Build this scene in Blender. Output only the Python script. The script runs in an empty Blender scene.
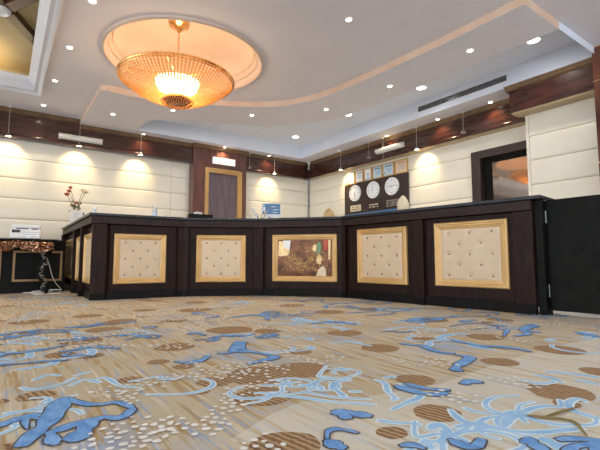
import bpy, bmesh, math, random
from mathutils import Vector, Matrix
from mathutils.geometry import tessellate_polygon
random.seed(7)
S = bpy.context.scene
COL = S.collection
PI = math.pi
R = math.radians

# ------------------------------------------------------------------ camera, world, exposure
cam_d = bpy.data.cameras.new('camera'); cam = bpy.data.objects.new('camera', cam_d); COL.objects.link(cam)
cam.location = (0, 0, 0.48)
cam_d.sensor_width = 36; cam_d.lens = 36*415/600; cam_d.clip_start = 0.02
cam.rotation_euler = (R(90) + math.atan(35.7/415), 0, -R(35.5))
S.camera = cam
S.view_settings.view_transform = 'Standard'; S.view_settings.look = 'None'
S.view_settings.gamma = 1; S.view_settings.use_curve_mapping = False
S.view_settings.exposure = 0.2
world = bpy.data.worlds.new('lobby_daylight'); S.world = world; world.use_nodes = True
bg = world.node_tree.nodes['Background']
bg.inputs[0].default_value = (0.88, 0.94, 1.0, 1); bg.inputs[1].default_value = 2.9   # daylight through the open lobby side

# ------------------------------------------------------------------ material helpers
def newmat(name):
    m = bpy.data.materials.new(name); m.use_nodes = True
    nt = m.node_tree; return m, nt, nt.nodes['Principled BSDF']
def node(nt, t, **kw):
    n = nt.nodes.new(t)
    for k, v in kw.items():
        if k.startswith('i_'): n.inputs[k[2:].replace('_', ' ')].default_value = v
        else: setattr(n, k, v)
    return n
def c4(c): return (c[0], c[1], c[2], 1)
def noisy(name, c1, c2, scale=6, rough=.5, metal=0, stretch=(1,1,1), bump=0, bscale=60, detail=4, spec=.5, coat=0):
    m, nt, b = newmat(name)
    tc = node(nt, 'ShaderNodeTexCoord'); mp = node(nt, 'ShaderNodeMapping'); mp.inputs['Scale'].default_value = stretch
    nt.links.new(tc.outputs['Object'], mp.inputs[0])
    n = node(nt, 'ShaderNodeTexNoise'); n.inputs['Scale'].default_value = scale; n.inputs['Detail'].default_value = detail
    nt.links.new(mp.outputs[0], n.inputs['Vector'])
    r = node(nt, 'ShaderNodeValToRGB'); r.color_ramp.elements[0].position = .35; r.color_ramp.elements[1].position = .65
    r.color_ramp.elements[0].color = c4(c1); r.color_ramp.elements[1].color = c4(c2)
    nt.links.new(n.outputs[0], r.inputs[0]); nt.links.new(r.outputs[0], b.inputs['Base Color'])
    b.inputs['Roughness'].default_value = rough; b.inputs['Metallic'].default_value = metal
    b.inputs['Specular IOR Level'].default_value = spec; b.inputs['Coat Weight'].default_value = coat
    b.inputs['Coat Roughness'].default_value = .1
    if bump:
        n2 = node(nt, 'ShaderNodeTexNoise'); n2.inputs['Scale'].default_value = bscale
        nt.links.new(mp.outputs[0], n2.inputs['Vector'])
        bp = node(nt, 'ShaderNodeBump'); bp.inputs['Strength'].default_value = bump; bp.inputs['Distance'].default_value = .01
        nt.links.new(n2.outputs[0], bp.inputs['Height']); nt.links.new(bp.outputs[0], b.inputs['Normal'])
    return m
def emis(name, col, s):
    m, nt, b = newmat(name); b.inputs['Base Color'].default_value = c4(col)
    b.inputs['Emission Color'].default_value = c4(col); b.inputs['Emission Strength'].default_value = s
    return m
M = {}
M['ceil'] = noisy('ceiling_paint', (.69,.67,.715), (.72,.70,.745), 2, .75)
M['ceilw'] = noisy('tray_cool_light', (.74,.79,.90), (.77,.82,.92), 2, .7)  # ceiling paint; cool light on the tray is put into its colour
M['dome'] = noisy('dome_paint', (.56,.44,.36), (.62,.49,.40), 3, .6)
M['peach'] = noisy('painted_peach_glow', (.66,.47,.35), (.72,.54,.42), 3, .6)  # chandelier's warm light on the step faces, put into their colour
M['mould'] = noisy('white_moulding', (.70,.71,.76), (.76,.77,.82), 4, .35)
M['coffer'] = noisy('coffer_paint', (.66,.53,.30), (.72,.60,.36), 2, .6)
M['cream'] = noisy('cream_leather', (.80,.755,.63), (.84,.795,.68), 3, .42, bump=.05, bscale=30)
M['wood'] = noisy('mahogany', (.030,.009,.006), (.075,.022,.013), 5, .24, stretch=(.6,.6,5), detail=8, coat=.4)
M['pier'] = noisy('pier_wood', (.10,.035,.026), (.17,.065,.05), 5, .3, stretch=(3,3,.5), detail=8, coat=.4)
M['crown'] = noisy('bronze_crown', (.13,.072,.034), (.19,.115,.055), 8, .35, metal=.2)
M['tan'] = noisy('tan_board', (.42,.32,.18), (.50,.38,.22), 4, .5)
M['counter'] = noisy('wenge', (.010,.004,.003), (.030,.012,.009), 7, .45, stretch=(9,9,.7), detail=8, spec=.15)
M['fascia'] = noisy('wenge_rail', (.014,.006,.005), (.036,.016,.012), 7, .42, stretch=(.8,.8,9), detail=8, spec=.2)
M['plinth'] = noisy('black_plinth', (.004,.003,.003), (.008,.006,.006), 9, .4, spec=.12)
M['granite'] = noisy('black_granite', (.004,.0045,.006), (.05,.055,.065), 110, .25, detail=2, spec=.2)
M['gold'] = noisy('gold_frame', (.56,.34,.12), (.66,.42,.17), 3, .35, metal=.25, stretch=(1,1,1))
M['goldm'] = noisy('gold_metal', (.80,.48,.18), (.95,.62,.28), 12, .22, metal=1)
M['tuft'] = noisy('cream_tuft', (.66,.51,.35), (.71,.56,.40), 4, .45, bump=.04)
M['stud'] = noisy('crystal_stud', (.15,.11,.08), (.38,.30,.22), 60, .12, metal=.6)
M['black'] = noisy('black_lacquer', (.004,.004,.004), (.009,.009,.008), 9, .5, spec=.12)
M['white'] = noisy('white_plastic', (.78,.79,.80), (.84,.85,.86), 6, .4)
M['steel'] = noisy('steel', (.30,.30,.31), (.5,.5,.52), 20, .3, metal=1)
M['glassd'] = noisy('dark_glass', (.40,.33,.28), (.50,.42,.36), 1.5, .05, metal=.9)
M['doorp'] = noisy('door_veneer', (.115,.085,.10), (.17,.13,.15), 5, .3, stretch=(5,5,.6))
M['marble'] = noisy('brown_marble', (.05,.016,.010), (.17,.065,.04), 2.2, .1, detail=10)
M['tile'] = noisy('white_tile', (.72,.74,.76), (.80,.82,.84), 3, .12)
M['warm'] = emis('warm_bulb', (1,.78,.45), 40)
M['lampw'] = emis('spot_lens', (1,.86,.62), 25)
M['lampc'] = emis('downlight_lens', (1,.97,.93), 14)
M['tube'] = noisy('tube_cover', (.80,.78,.70), (.86,.84,.76), 4, .3)
M['wire'] = noisy('pale_cord', (.55,.53,.48), (.62,.60,.55), 5, .4)
M['mirror'] = noisy('bronze_mirror', (.05,.018,.008), (.14,.055,.025), 9, .12, metal=.7)
M['oldgold'] = noisy('old_gold', (.24,.14,.06), (.34,.21,.09), 6, .4, metal=.3)
M['silver'] = noisy('silver_figure', (.35,.36,.38), (.8,.8,.82), 40, .2, metal=.8)
M['shellg'] = noisy('shell_gold', (.48,.32,.13), (.62,.44,.2), 9, .35)
M['brass'] = noisy('etched_brass', (.60,.40,.17), (.88,.68,.36), 25, .3, metal=.25)
M['clockw'] = noisy('dial_white', (.80,.82,.84), (.86,.88,.9), 3, .3)
M['board'] = noisy('board_brown', (.028,.016,.014), (.042,.026,.022), 4, .4)
M['paper'] = noisy('paper', (.82,.83,.84), (.88,.89,.90), 5, .6)
M['paleblue'] = noisy('pale_blue_print', (.42,.60,.72), (.72,.82,.86), 6, .3)
M['ink'] = noisy('ink', (.03,.03,.04), (.05,.05,.06), 5, .5)
M['blue'] = noisy('blue_print', (.05,.17,.36), (.08,.22,.42), 5, .3)
M['red'] = noisy('red_petal', (.45,.06,.04), (.6,.12,.07), 9, .6)
M['rose'] = noisy('cream_petal', (.72,.52,.25), (.85,.72,.5), 9, .6)
M['leaf'] = noisy('dry_leaf', (.07,.05,.03), (.13,.10,.05), 9, .6)
M['cop'] = noisy('carved_copper', (.04,.018,.012), (.62,.34,.22), 45, .25, metal=.9)
M['green'] = noisy('green_reflection', (.10,.22,.10), (.16,.30,.14), 9, .3)
M['glassb'] = noisy('clear_bottle', (.55,.62,.66), (.62,.68,.72), 9, .08)
M['shell'] = noisy('shell_cream', (.72,.60,.38), (.82,.74,.55), 5, .35)

# ------------------------------------------------------------------ mesh helpers
class MB:
    def __init__(s): s.v = []; s.f = []; s.m = []; s.mi = 0
    def add(s, vs, fs):
        o = len(s.v); s.v += [tuple(v) for v in vs]
        for f in fs: s.f.append([i+o for i in f]); s.m.append(s.mi)
        return s
    def box(s, x0, x1, y0, y1, z0, z1):
        v = [(x0,y0,z0),(x1,y0,z0),(x1,y1,z0),(x0,y1,z0),(x0,y0,z1),(x1,y0,z1),(x1,y1,z1),(x0,y1,z1)]
        return s.add(v, [(0,3,2,1),(4,5,6,7),(0,1,5,4),(1,2,6,5),(2,3,7,6),(3,0,4,7)])
    def prism(s, poly, z0, z1):
        n = len(poly); a = sum(poly[i][0]*poly[(i+1)%n][1]-poly[(i+1)%n][0]*poly[i][1] for i in range(n))
        if a < 0: poly = poly[::-1]
        v = [(p[0],p[1],z0) for p in poly] + [(p[0],p[1],z1) for p in poly]
        return s.add(v, [tuple(range(n))[::-1], tuple(range(n,2*n))] + [(i,(i+1)%n,(i+1)%n+n,i+n) for i in range(n)])
    def lathe(s, prof, c=(0,0,0), n=24, sx=1, sy=1, a0=0, a1=2*PI, cap=False):
        full = abs(a1-a0-2*PI) < 1e-6; m = n if full else n+1
        v = []
        for r, z in prof:
            for k in range(m):
                a = a0+(a1-a0)*k/n; v.append((c[0]+r*sx*math.cos(a), c[1]+r*sy*math.sin(a), c[2]+z))
        f = []
        for j in range(len(prof)-1):
            for k in range(n):
                k2 = (k+1) % m
                f.append((j*m+k, j*m+k2, (j+1)*m+k2, (j+1)*m+k))
        if cap and full:
            f.append(tuple(range(m))[::-1]); f.append(tuple(range((len(prof)-1)*m, len(prof)*m)))
        return s.add(v, f)
    def tube(s, pts, r, n=8, r1=None, flat=1):
        pts = [Vector(p) for p in pts]; L = len(pts); v = []; up = None
        for i, p in enumerate(pts):
            t = (pts[min(i+1,L-1)]-pts[max(i-1,0)]).normalized()
            if up is None: up = Vector((0,0,1)) if abs(t.z) < .9 else Vector((1,0,0))
            x = t.cross(up).normalized(); y = x.cross(t).normalized(); up = y
            q = r if r1 is None else r+(r1-r)*i/(L-1)
            if callable(r): q = r(i/(L-1))
            for k in range(n):
                a = 2*PI*k/n; v.append(p + x*q*math.cos(a) + y*q*flat*math.sin(a))
        f = [(i*n+k, i*n+(k+1)%n, (i+1)*n+(k+1)%n, (i+1)*n+k) for i in range(L-1) for k in range(n)]
        f += [tuple(range(n))[::-1], tuple(range((L-1)*n, L*n))]
        return s.add(v, f)
    def ball(s, c, r, n=10, sz=1, sx=1, sy=1):
        prof = [(max(r*math.sin(PI*j/6), r*.02), -r*sz*math.cos(PI*j/6)) for j in range(7)]
        return s.lathe(prof, c, n, sx, sy, cap=True)
    def build(s, name, mats, parent=None, mat4=None, bevel=0, smooth=False, seg=2):
        me = bpy.data.meshes.new(name)
        vs = [tuple(mat4 @ Vector(v)) for v in s.v] if mat4 is not None else s.v
        me.from_pydata(vs, [], s.f)
        if not isinstance(mats, (list, tuple)): mats = [mats]
        for m in mats: me.materials.append(M[m] if isinstance(m, str) else m)
        me.polygons.foreach_set('material_index', s.m)
        if smooth: me.polygons.foreach_set('use_smooth', [True]*len(me.polygons))
        me.update()
        o = bpy.data.objects.new(name, me); COL.objects.link(o)
        if parent is not None: o.parent = parent
        if bevel:
            b = o.modifiers.new('bevel', 'BEVEL'); b.width = bevel; b.segments = seg; b.limit_method = 'ANGLE'
        if smooth and hasattr(me, 'set_sharp_from_angle'): me.set_sharp_from_angle(angle=R(50))
        return o
def struct(o): o['kind'] = 'structure'; return o
def thing(name, label, cat, loc=(0,0,0), rz=0, group=None):
    o = bpy.data.objects.new(name, None); COL.objects.link(o); o.empty_display_size = .1
    o.location = loc; o.rotation_euler = (0,0,rz)
    return tag(o, label, cat, group)
def tag(o, label, cat, group=None):
    o['label'] = label; o['category'] = cat
    if group: o['group'] = group
    return o
def copy_tree(o, parent=None):
    c = o.copy(); COL.objects.link(c)
    if parent is not None: c.parent = parent
    for ch in list(o.children): copy_tree(ch, c)
    return c
def light(kind, loc, energy, col, parent=None, **kw):
    d = bpy.data.lights.new('lamp_light', kind); d.energy = energy; d.color = col
    for k, v in kw.items(): setattr(d, k, v)
    o = bpy.data.objects.new('lamp_light', d); COL.objects.link(o); o.location = loc
    if parent is not None: o.parent = parent
    return o
def extrude_profile(mb, prof, a, b, n):
    """profile of (out, z) swept from point a to b in plan; n = outward plan normal"""
    k = len(prof)
    v = [(p[0]+n[0]*o, p[1]+n[1]*o, z) for p in (a, b) for o, z in prof]
    f = [(i, (i+1)%k, (i+1)%k+k, i+k) for i in range(k)]
    f += [tuple(range(k))[::-1], tuple(range(k, 2*k))]
    return mb.add(v, f)
def tess(mb, outer, holes, z, down=True):
    loops = [[Vector((p[0],p[1],0)) for p in outer]] + [[Vector((p[0],p[1],0)) for p in h] for h in holes]
    tr = tessellate_polygon(loops); flat = [(p.x,p.y,z) for l in loops for p in l]
    fs = []
    for t in tr:
        a, b, c = (Vector(flat[i]) for i in t)
        up = (b-a).cross(c-a).z > 0
        fs.append(tuple(t) if up != down else tuple(t)[::-1])
    mb.add(flat, fs)
def band(mb, loop, z0, z1, closed=True):
    n = len(loop); v = [(p[0],p[1],z0) for p in loop] + [(p[0],p[1],z1) for p in loop]
    mb.add(v, [(i,(i+1)%n,(i+1)%n+n,i+n) for i in range(n if closed else n-1)])
# ------------------------------------------------------------------ room shell
YB, XR, HS, HM, HT = 8.6, 6.42, 2.97, 3.06, 3.25
X0, Y0 = -6.0, -5.0
# --- carpet: one mesh, pattern woven in as its own faces
def carpet_mat(name, base1, base2, tan, blue, dark=1.0):
    m, nt, b = newmat(name); b.inputs['Roughness'].default_value = .95; b.inputs['Specular IOR Level'].default_value = .1
    tc = node(nt, 'ShaderNodeTexCoord')
    def layer(rot, sc, scale, lo, hi, ca, prev, detail=3, off=0):
        mp = node(nt, 'ShaderNodeMapping'); mp.inputs['Rotation'].default_value = (0,0,rot); mp.inputs['Scale'].default_value = sc
        mp.inputs['Location'].default_value = (off, off, 0)
        nt.links.new(tc.outputs['Object'], mp.inputs[0])
        n = node(nt, 'ShaderNodeTexNoise'); n.inputs['Scale'].default_value = scale; n.inputs['Detail'].default_value = detail
        nt.links.new(mp.outputs[0], n.inputs['Vector'])
        mr = node(nt, 'ShaderNodeMapRange'); mr.inputs['From Min'].default_value = lo; mr.inputs['From Max'].default_value = hi
        nt.links.new(n.outputs[0], mr.inputs[0])
        mx = node(nt, 'ShaderNodeMix', data_type='RGBA'); nt.links.new(mr.outputs[0], mx.inputs[0])
        if isinstance(prev, tuple): mx.inputs[6].default_value = c4(prev)
        else: nt.links.new(prev, mx.inputs[6])
        mx.inputs[7].default_value = c4(ca)
        return mx.outputs[2]
    k = layer(0, (1,1,1), 1.1, .4, .62, base2, base1)
    k = layer(0, (1,1,1), 2.3, .54, .70, blue, k, 5, 3)
    k = layer(R(-12), (16,1.1,1), 2.2, .52, .62, tan, k, 4)
    k = layer(R(-12), (22,1.3,1), 2.6, .56, .66, blue, k, 4, 7)
    k = layer(R(-12), (26,.9,1), 3.0, .57, .72, (.76,.69,.57), k, 3, 13)
    n = node(nt, 'ShaderNodeTexNoise'); n.inputs['Scale'].default_value = 260; nt.links.new(tc.outputs['Object'], n.inputs['Vector'])
    mr = node(nt, 'ShaderNodeMapRange'); mr.inputs['To Min'].default_value = .78*dark; mr.inputs['To Max'].default_value = 1.12*dark
    nt.links.new(n.outputs[0], mr.inputs[0])
    mu = node(nt, 'ShaderNodeMix', data_type='RGBA', blend_type='MULTIPLY'); mu.inputs[0].default_value = 1
    nt.links.new(k, mu.inputs[6]); nt.links.new(mr.outputs[0], mu.inputs[7]); nt.links.new(mu.outputs[2], b.inputs['Base Color'])
    bp = node(nt, 'ShaderNodeBump'); bp.inputs['Strength'].default_value = .5; bp.inputs['Distance'].default_value = .004
    nt.links.new(n.outputs[0], bp.inputs['Height']); nt.links.new(bp.outputs[0], b.inputs['Normal'])
    return m
def striped_mat(name, ca, cb, rot, freq):
    m, nt, b = newmat(name); b.inputs['Roughness'].default_value = .95; b.inputs['Specular IOR Level'].default_value = .1
    tc = node(nt, 'ShaderNodeTexCoord'); mp = node(nt, 'ShaderNodeMapping'); mp.inputs['Rotation'].default_value = (0,0,rot)
    nt.links.new(tc.outputs['Object'], mp.inputs[0])
    w = node(nt, 'ShaderNodeTexWave'); w.inputs['Scale'].default_value = freq; w.inputs['Distortion'].default_value = 2.5
    w.inputs['Detail'].default_value = 2; w.inputs['Detail Scale'].default_value = 3
    nt.links.new(mp.outputs[0], w.inputs['Vector'])
    r = node(nt, 'ShaderNodeValToRGB'); r.color_ramp.elements[0].position = .35; r.color_ramp.elements[1].position = .75
    r.color_ramp.elements[0].color = c4(ca); r.color_ramp.elements[1].color = c4(cb)
    nt.links.new(w.outputs[0], r.inputs[0]); nt.links.new(r.outputs[0], b.inputs['Base Color'])
    return m
M['carpet'] = carpet_mat('carpet_beige', (.58,.475,.315), (.66,.57,.42), (.50,.345,.165), (.38,.45,.57))
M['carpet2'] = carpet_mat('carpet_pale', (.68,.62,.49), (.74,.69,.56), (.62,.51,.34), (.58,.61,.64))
M['disc'] = striped_mat('carpet_disc', (.24,.14,.075), (.47,.32,.18), R(-12), 14)
M['cblue'] = noisy('carpet_blue', (.13,.29,.60), (.24,.44,.74), 14, .95, spec=.1, stretch=(3,1,1))
M['csky'] = noisy('carpet_sky', (.30,.52,.76), (.42,.63,.84), 10, .95, spec=.1)
M['cpale'] = noisy('carpet_pale_line', (.66,.80,.86), (.78,.88,.90), 12, .95, spec=.1)
M['cdark'] = noisy('carpet_dark_line', (.10,.08,.08), (.16,.13,.12), 12, .95, spec=.1)
M['cpeb'] = noisy('carpet_pebble', (.76,.74,.68), (.86,.84,.80), 12, .95, spec=.1)
M['coliv'] = noisy('carpet_olive', (.22,.16,.05), (.32,.24,.10), 12, .95, spec=.1)
RIB=[(0.07,[(0.06,1.324),(0.084,1.381),(0.11,1.428),(0.13,1.467),(0.151,1.54),(0.171,1.602),(0.189,1.673),(0.204,1.7)]),(0.035,[(0.204,1.7),(0.224,1.635),(0.255,1.577),(0.296,1.548),(0.333,1.545),(0.356,1.505),(0.368,1.45)]),(0.045,[(0.368,1.45),(0.339,1.406),(0.307,1.389),(0.279,1.419),(0.244,1.414),(0.196,1.411),(0.151,1.39),(0.132,1.396)]),(0.05,[(-0.028,1.51),(0.017,1.53),(0.036,1.544),(0.061,1.554),(0.092,1.562),(0.117,1.544)]),(0.07,[(0.243,1.424),(0.214,1.354),(0.191,1.313),(0.175,1.278)]),(0.02,[(0.08,1.45),(0.078,1.523),(0.092,1.552),(0.11,1.519)]),(0.04,[(0.132,1.396),(0.131,1.332),(0.136,1.284)]),(0.06,[(0.888,1.057),(0.889,1.024),(0.874,0.975)]),(0.05,[(0.911,1.03),(0.927,0.987),(0.95,0.95)]),(0.022,[(0.733,0.903),(0.764,0.936),(0.791,0.942),(0.812,0.919),(0.828,0.883)]),(0.05,[(0.727,0.899),(0.727,0.862),(0.733,0.83)]),(0.05,[(1.251,1.125),(1.249,1.051),(1.271,0.979),(1.334,0.949)]),(0.04,[(1.303,1.12),(1.314,1.034),(1.37,0.965)]),(0.06,[(1.476,0.981),(1.534,0.988),(1.564,0.951)]),(0.04,[(1.002,0.711),(0.996,0.671),(1.013,0.644),(1.072,0.661)]),(0.06,[(1.16,0.598),(1.158,0.577),(1.135,0.529)]),(0.03,[(0.86,0.76),(0.89,0.746),(0.899,0.712)]),(0.05,[(0.69,1.992),(0.741,1.931),(0.814,1.952),(0.868,2.018)]),(0.06,[(0.928,2.031),(1.008,2.031),(1.168,2.25),(1.079,2.042),(1.113,1.899)]),(0.05,[(1.113,1.899),(1.123,1.836),(1.121,1.785),(1.012,1.762),(0.946,1.739)]),(0.07,[(1.025,2.019),(1.077,1.982)]),(0.05,[(1.001,2.654),(1.066,2.7),(1.077,2.556)]),(0.06,[(2.245,1.558),(2.217,1.465),(2.218,1.359),(2.212,1.296)]),(0.06,[(2.218,1.359),(2.302,1.232),(2.288,1.118)]),(0.06,[(1.904,1.306),(1.907,1.224),(1.743,1.171),(1.646,1.132),(1.66,1.101)]),(0.05,[(1.965,1.573),(1.889,1.403),(1.925,1.32)]),(0.05,[(1.894,1.659),(1.942,1.555)]),(0.06,[(0.269,2.558),(0.341,2.568),(0.443,2.591),(0.544,2.454)]),(0.07,[(0.035,3.256),(0.113,3.244),(0.212,3.262)]),(0.06,[(0.611,2.846),(0.695,2.873),(0.77,2.69)]),(0.08,[(1.579,3.227),(1.845,3.274),(1.887,3.007)]),(0.08,[(1.927,2.57),(2.149,2.539),(2.172,2.335)]),(0.08,[(2.949,1.969),(3.147,1.963)]),(0.08,[(3.171,1.246),(3.054,1.061)]),(0.05,[(3.026,1.726),(3.012,1.62)])]
RIC=[(0.022,[(1.247,1.227),(1.239,1.166),(1.174,1.09),(1.144,1.03),(1.115,1.013)]),(0.02,[(1.288,1.216),(1.329,1.222),(1.335,1.2)]),(0.025,[(1.287,1.132),(1.274,1.048),(1.224,0.986),(1.125,0.969),(1.046,0.955)]),(0.02,[(0.961,1.348),(1.01,1.297),(0.985,1.24)]),(0.03,[(1.022,1.228),(1.092,1.287),(1.165,1.286)]),(0.025,[(1.034,1.219),(1.008,1.14)]),(0.02,[(1.061,1.171),(1.091,1.15)]),(0.02,[(0.798,1.303),(0.873,1.224),(0.932,1.13),(1.035,1.02)]),(0.015,[(0.92,1.271),(0.965,1.171),(1.058,1.066)]),(0.02,[(1.096,1.407),(1.142,1.32),(1.212,1.324)]),(0.02,[(0.942,0.917),(0.972,0.876),(1.02,0.824)]),(0.02,[(1.254,0.829),(1.248,0.79),(1.288,0.73),(1.352,0.716),(1.326,0.672)]),(0.035,[(1.013,0.784),(1.063,0.793),(1.043,0.746),(0.954,0.708)]),(0.025,[(1.199,0.847),(1.149,0.778),(1.139,0.738),(1.041,0.722),(1.025,0.759)]),(0.03,[(1.118,0.709),(1.166,0.692),(1.197,0.636),(1.247,0.592),(1.338,0.552),(1.346,0.538)]),(0.035,[(1.201,0.667),(1.268,0.694),(1.338,0.694),(1.334,0.646)]),(0.05,[(1.212,0.576),(1.199,0.533),(1.187,0.493)]),(0.03,[(1.256,0.545),(1.242,0.503),(1.217,0.471)]),(0.03,[(1.084,0.751),(1.165,0.729),(1.169,0.664)]),(0.03,[(0.947,0.75),(0.913,0.702)]),(0.03,[(1.85,0.888),(1.853,0.83),(1.82,0.768)]),(0.03,[(1.934,0.886),(1.987,0.809),(2.021,0.711)]),(0.03,[(1.905,0.758),(1.908,0.673)]),(0.03,[(1.724,0.887),(1.733,0.814),(1.809,0.792)]),(0.018,[(0.077,1.932),(0.121,1.871),(0.204,1.888),(0.265,1.963)]),(0.018,[(0.122,2.013),(0.179,2.08),(0.218,2.033)]),(0.018,[(0.269,1.996),(0.331,2.029)]),(0.018,[(0.306,1.865),(0.365,1.891),(0.391,1.739),(0.446,1.669)]),(0.018,[(0.234,1.851),(0.294,1.907),(0.335,1.827)]),(0.02,[(0.921,1.443),(0.945,1.392),(0.985,1.38)]),(0.03,[(0.551,3.067),(0.743,3.077),(0.865,2.797)]),(0.04,[(2.187,2.048),(2.432,2.034),(2.498,1.826)]),(0.04,[(1.583,1.917),(1.699,1.871),(1.712,1.719)])]
DISC=[(0.12,1.787,0.064),(0.016,1.784,0.028),(0.442,1.802,0.051),(0.043,1.343,0.033),(0.71,1.577,0.072),(0.616,1.489,0.033),(0.778,1.317,0.106),(0.906,1.561,0.144),(0.621,0.938,0.094),(1.379,1.134,0.08),(0.91,0.833,0.045),(1.142,0.855,0.077),(1.688,0.724,0.112),(1.568,0.653,0.045),(1.309,2.674,0.163),(1.503,2.485,0.099),(0.806,2.332,0.11),(0.689,1.878,0.049),(1.09,1.528,0.135),(0.625,2.038,0.052),(1.879,2.119,0.12),(1.3,1.823,0.066),(0.41,2.827,0.119),(0.262,2.478,0.074),(0.383,2.364,0.068),(0.596,3.183,0.125),(0.627,4.06,0.125),(1.718,1.649,0.109),(2.117,1.65,0.098),(2.502,1.497,0.114),(3.312,1.845,0.103),(0.773,3.52,0.127),(0.197,3.931,0.141),(2.849,2.175,0.146),(2.525,3.054,0.153),(2.471,1.048,0.126),(1.948,1.094,0.086),(1.552,3.944,0.176),(2.128,0.748,0.078)]
PEB=[[(0.22,1.231),(0.269,1.298),(0.299,1.311),(0.371,1.268),(0.447,1.232),(0.486,1.177),(0.553,1.223),(0.6,1.252),(0.638,1.28),(0.673,1.366),(0.785,1.427),(0.874,1.427)],[(0.308,1.667),(0.379,1.687),(0.488,1.686),(0.616,1.713),(0.746,1.657),(0.838,1.61),(1.055,1.595)],[(1.241,1.926),(1.213,1.619),(1.397,1.614)],[(1.685,0.915),(1.669,0.859),(1.648,0.812)],[(1.291,0.952),(1.297,0.895),(1.358,0.877)],[(0.273,1.193),(0.331,1.221),(0.384,1.216)],[(0.728,1.895),(0.771,1.715),(0.891,1.713),(1.008,1.718)],[(1.573,1.411),(1.593,1.278),(1.736,1.246)],[(2.546,1.423),(2.567,1.252)],[(0.429,2.669),(0.618,2.799),(0.822,2.874)],[(0.561,0.988),(0.567,0.963)],[(0.382,1.548),(0.363,1.613)]]
TEN=[[(1.348,0.677),(1.376,0.636),(1.464,0.625),(1.561,0.611)],[(1.339,0.673),(1.359,0.629),(1.396,0.603),(1.398,0.563),(1.316,0.502)]]
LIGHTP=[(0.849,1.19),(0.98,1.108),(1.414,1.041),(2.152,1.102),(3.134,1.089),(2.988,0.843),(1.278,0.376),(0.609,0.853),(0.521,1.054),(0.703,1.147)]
cp = MB(); cp.add([(X0,Y0,0),(XR,Y0,0),(XR,YB,0),(X0,YB,0)], [(0,1,2,3)])
LV = [0]
def lift(z): return z
def poly_flat(pts, z, mi):
    cp.mi = mi
    loops = [[Vector((x,y,0)) for x, y in pts]]
    tr = tessellate_polygon(loops); fs = []
    for t in tr:
        a, b, c = (Vector((*pts[i],0)) for i in t)
        fs.append(tuple(t) if (b-a).cross(c-a).z > 0 else tuple(t)[::-1])
    cp.add([(x,y,z) for x, y in pts], fs)
def smooth_line(pts, n=5):
    out = []; P = [Vector((*p,0)) for p in pts]
    for i in range(len(P)-1):
        p0 = P[max(i-1,0)]; p1 = P[i]; p2 = P[i+1]; p3 = P[min(i+2,len(P)-1)]
        for k in range(n):
            t = k/n
            out.append(.5*((2*p1)+(-p0+p2)*t+(2*p0-5*p1+4*p2-p3)*t*t+(-p0+3*p1-3*p2+p3)*t**3))
    out.append(P[-1]); return out
def ribbon(pts, w, z, mi, rnd, extra=0.0, taper=True):
    P = smooth_line(pts); L = len(P); v = []; cp.mi = mi
    for i, p in enumerate(P):
        t = (P[min(i+1,L-1)]-P[max(i-1,0)])
        if t.length < 1e-6: t = Vector((1,0,0))
        t.normalize(); n = Vector((-t.y,t.x,0)); u = i/(L-1)
        prof = (.35+.65*math.sin(PI*min(max(u,.0),1))**.5) if taper else 1
        ww = w/2*prof*(1+.22*math.sin(u*9+rnd*6)+.12*math.sin(u*23+rnd*11)) + extra
        e = 0
        if i == 0: p = p-t*extra
        if i == L-1: p = p+t*extra
        v += [p+n*ww, p-n*ww]
    cp.add([(q.x,q.y,z+(i_//2)*4e-6) for i_, q in enumerate(v)], [(2*i,2*i+1,2*i+3,2*i+2) for i in range(L-1)])
def swirl_cluster(cx, cy, size, rs):
    """a ribbon flourish for the parts of the carpet the photo shows only small or not at all"""
    out = []
    for k in range(rs.randint(4,7)):
        a = rs.uniform(0,2*PI); x, y = cx+rs.uniform(-.5,.5)*size, cy+rs.uniform(-.5,.5)*size; l = []
        for j in range(rs.randint(4,6)):
            l.append((x,y)); x += math.cos(a)*size*.3; y += math.sin(a)*size*.2; a += rs.uniform(-1.2,1.2)
        out.append((rs.uniform(.025,.06), l))
    return out
rs = random.Random(11)
ribs = list(RIB); pales = list(RIC); discs = list(DISC); pebs = list(PEB)
ra = random.Random(23)
def loops(cx, cy, sx, sy, n, wd, dst, lo=.05, hi=.13):
    for k in range(n):
        x, y = cx+ra.uniform(-1,1)*sx, cy+ra.uniform(-1,1)*sy; r = ra.uniform(lo,hi); a0 = ra.uniform(0,6.28); a1 = a0+ra.uniform(2,4.6)*ra.choice((-1,1)); e = ra.uniform(.5,1)
        l = [(x+r*math.cos(a0+(a1-a0)*j/5), y+r*e*math.sin(a0+(a1-a0)*j/5)) for j in range(6)]
        l.append((l[-1][0]+ra.uniform(-.12,.12), l[-1][1]+ra.uniform(-.08,.08))); dst.append((wd*ra.uniform(.6,1.2), l))
loops(1.18,.62,.28,.14,10,.022,pales); loops(1.50,.50,.15,.10,4,.022,pales)
loops(.98,1.33,.26,.14,8,.018,pales,.05,.11); loops(2.9,1.05,.5,.12,9,.03,pales)
loops(.35,1.62,.30,.16,6,.016,pales,.05,.12); loops(1.15,.42,.16,.07,5,.04,ribs); loops(.25,.95,.12,.10,5,.022,ribs,.04,.09)
loops(2.6,2.1,.4,.2,6,.04,ribs,.06,.12); loops(1.25,2.4,.25,.12,5,.04,ribs,.06,.12); loops(1.9,3.3,1.2,.4,6,.045,ribs,.05,.1); loops(.4,2.7,.4,.3,6,.035,ribs,.05,.1); loops(2.2,2.3,1.0,.5,10,.025,pales,.06,.12)
def near(x, y): return x < 3.0*1.35 and y < 2.6 and x > 0 and y > 0 and (x*.581+y*.814) < 2.6
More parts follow.
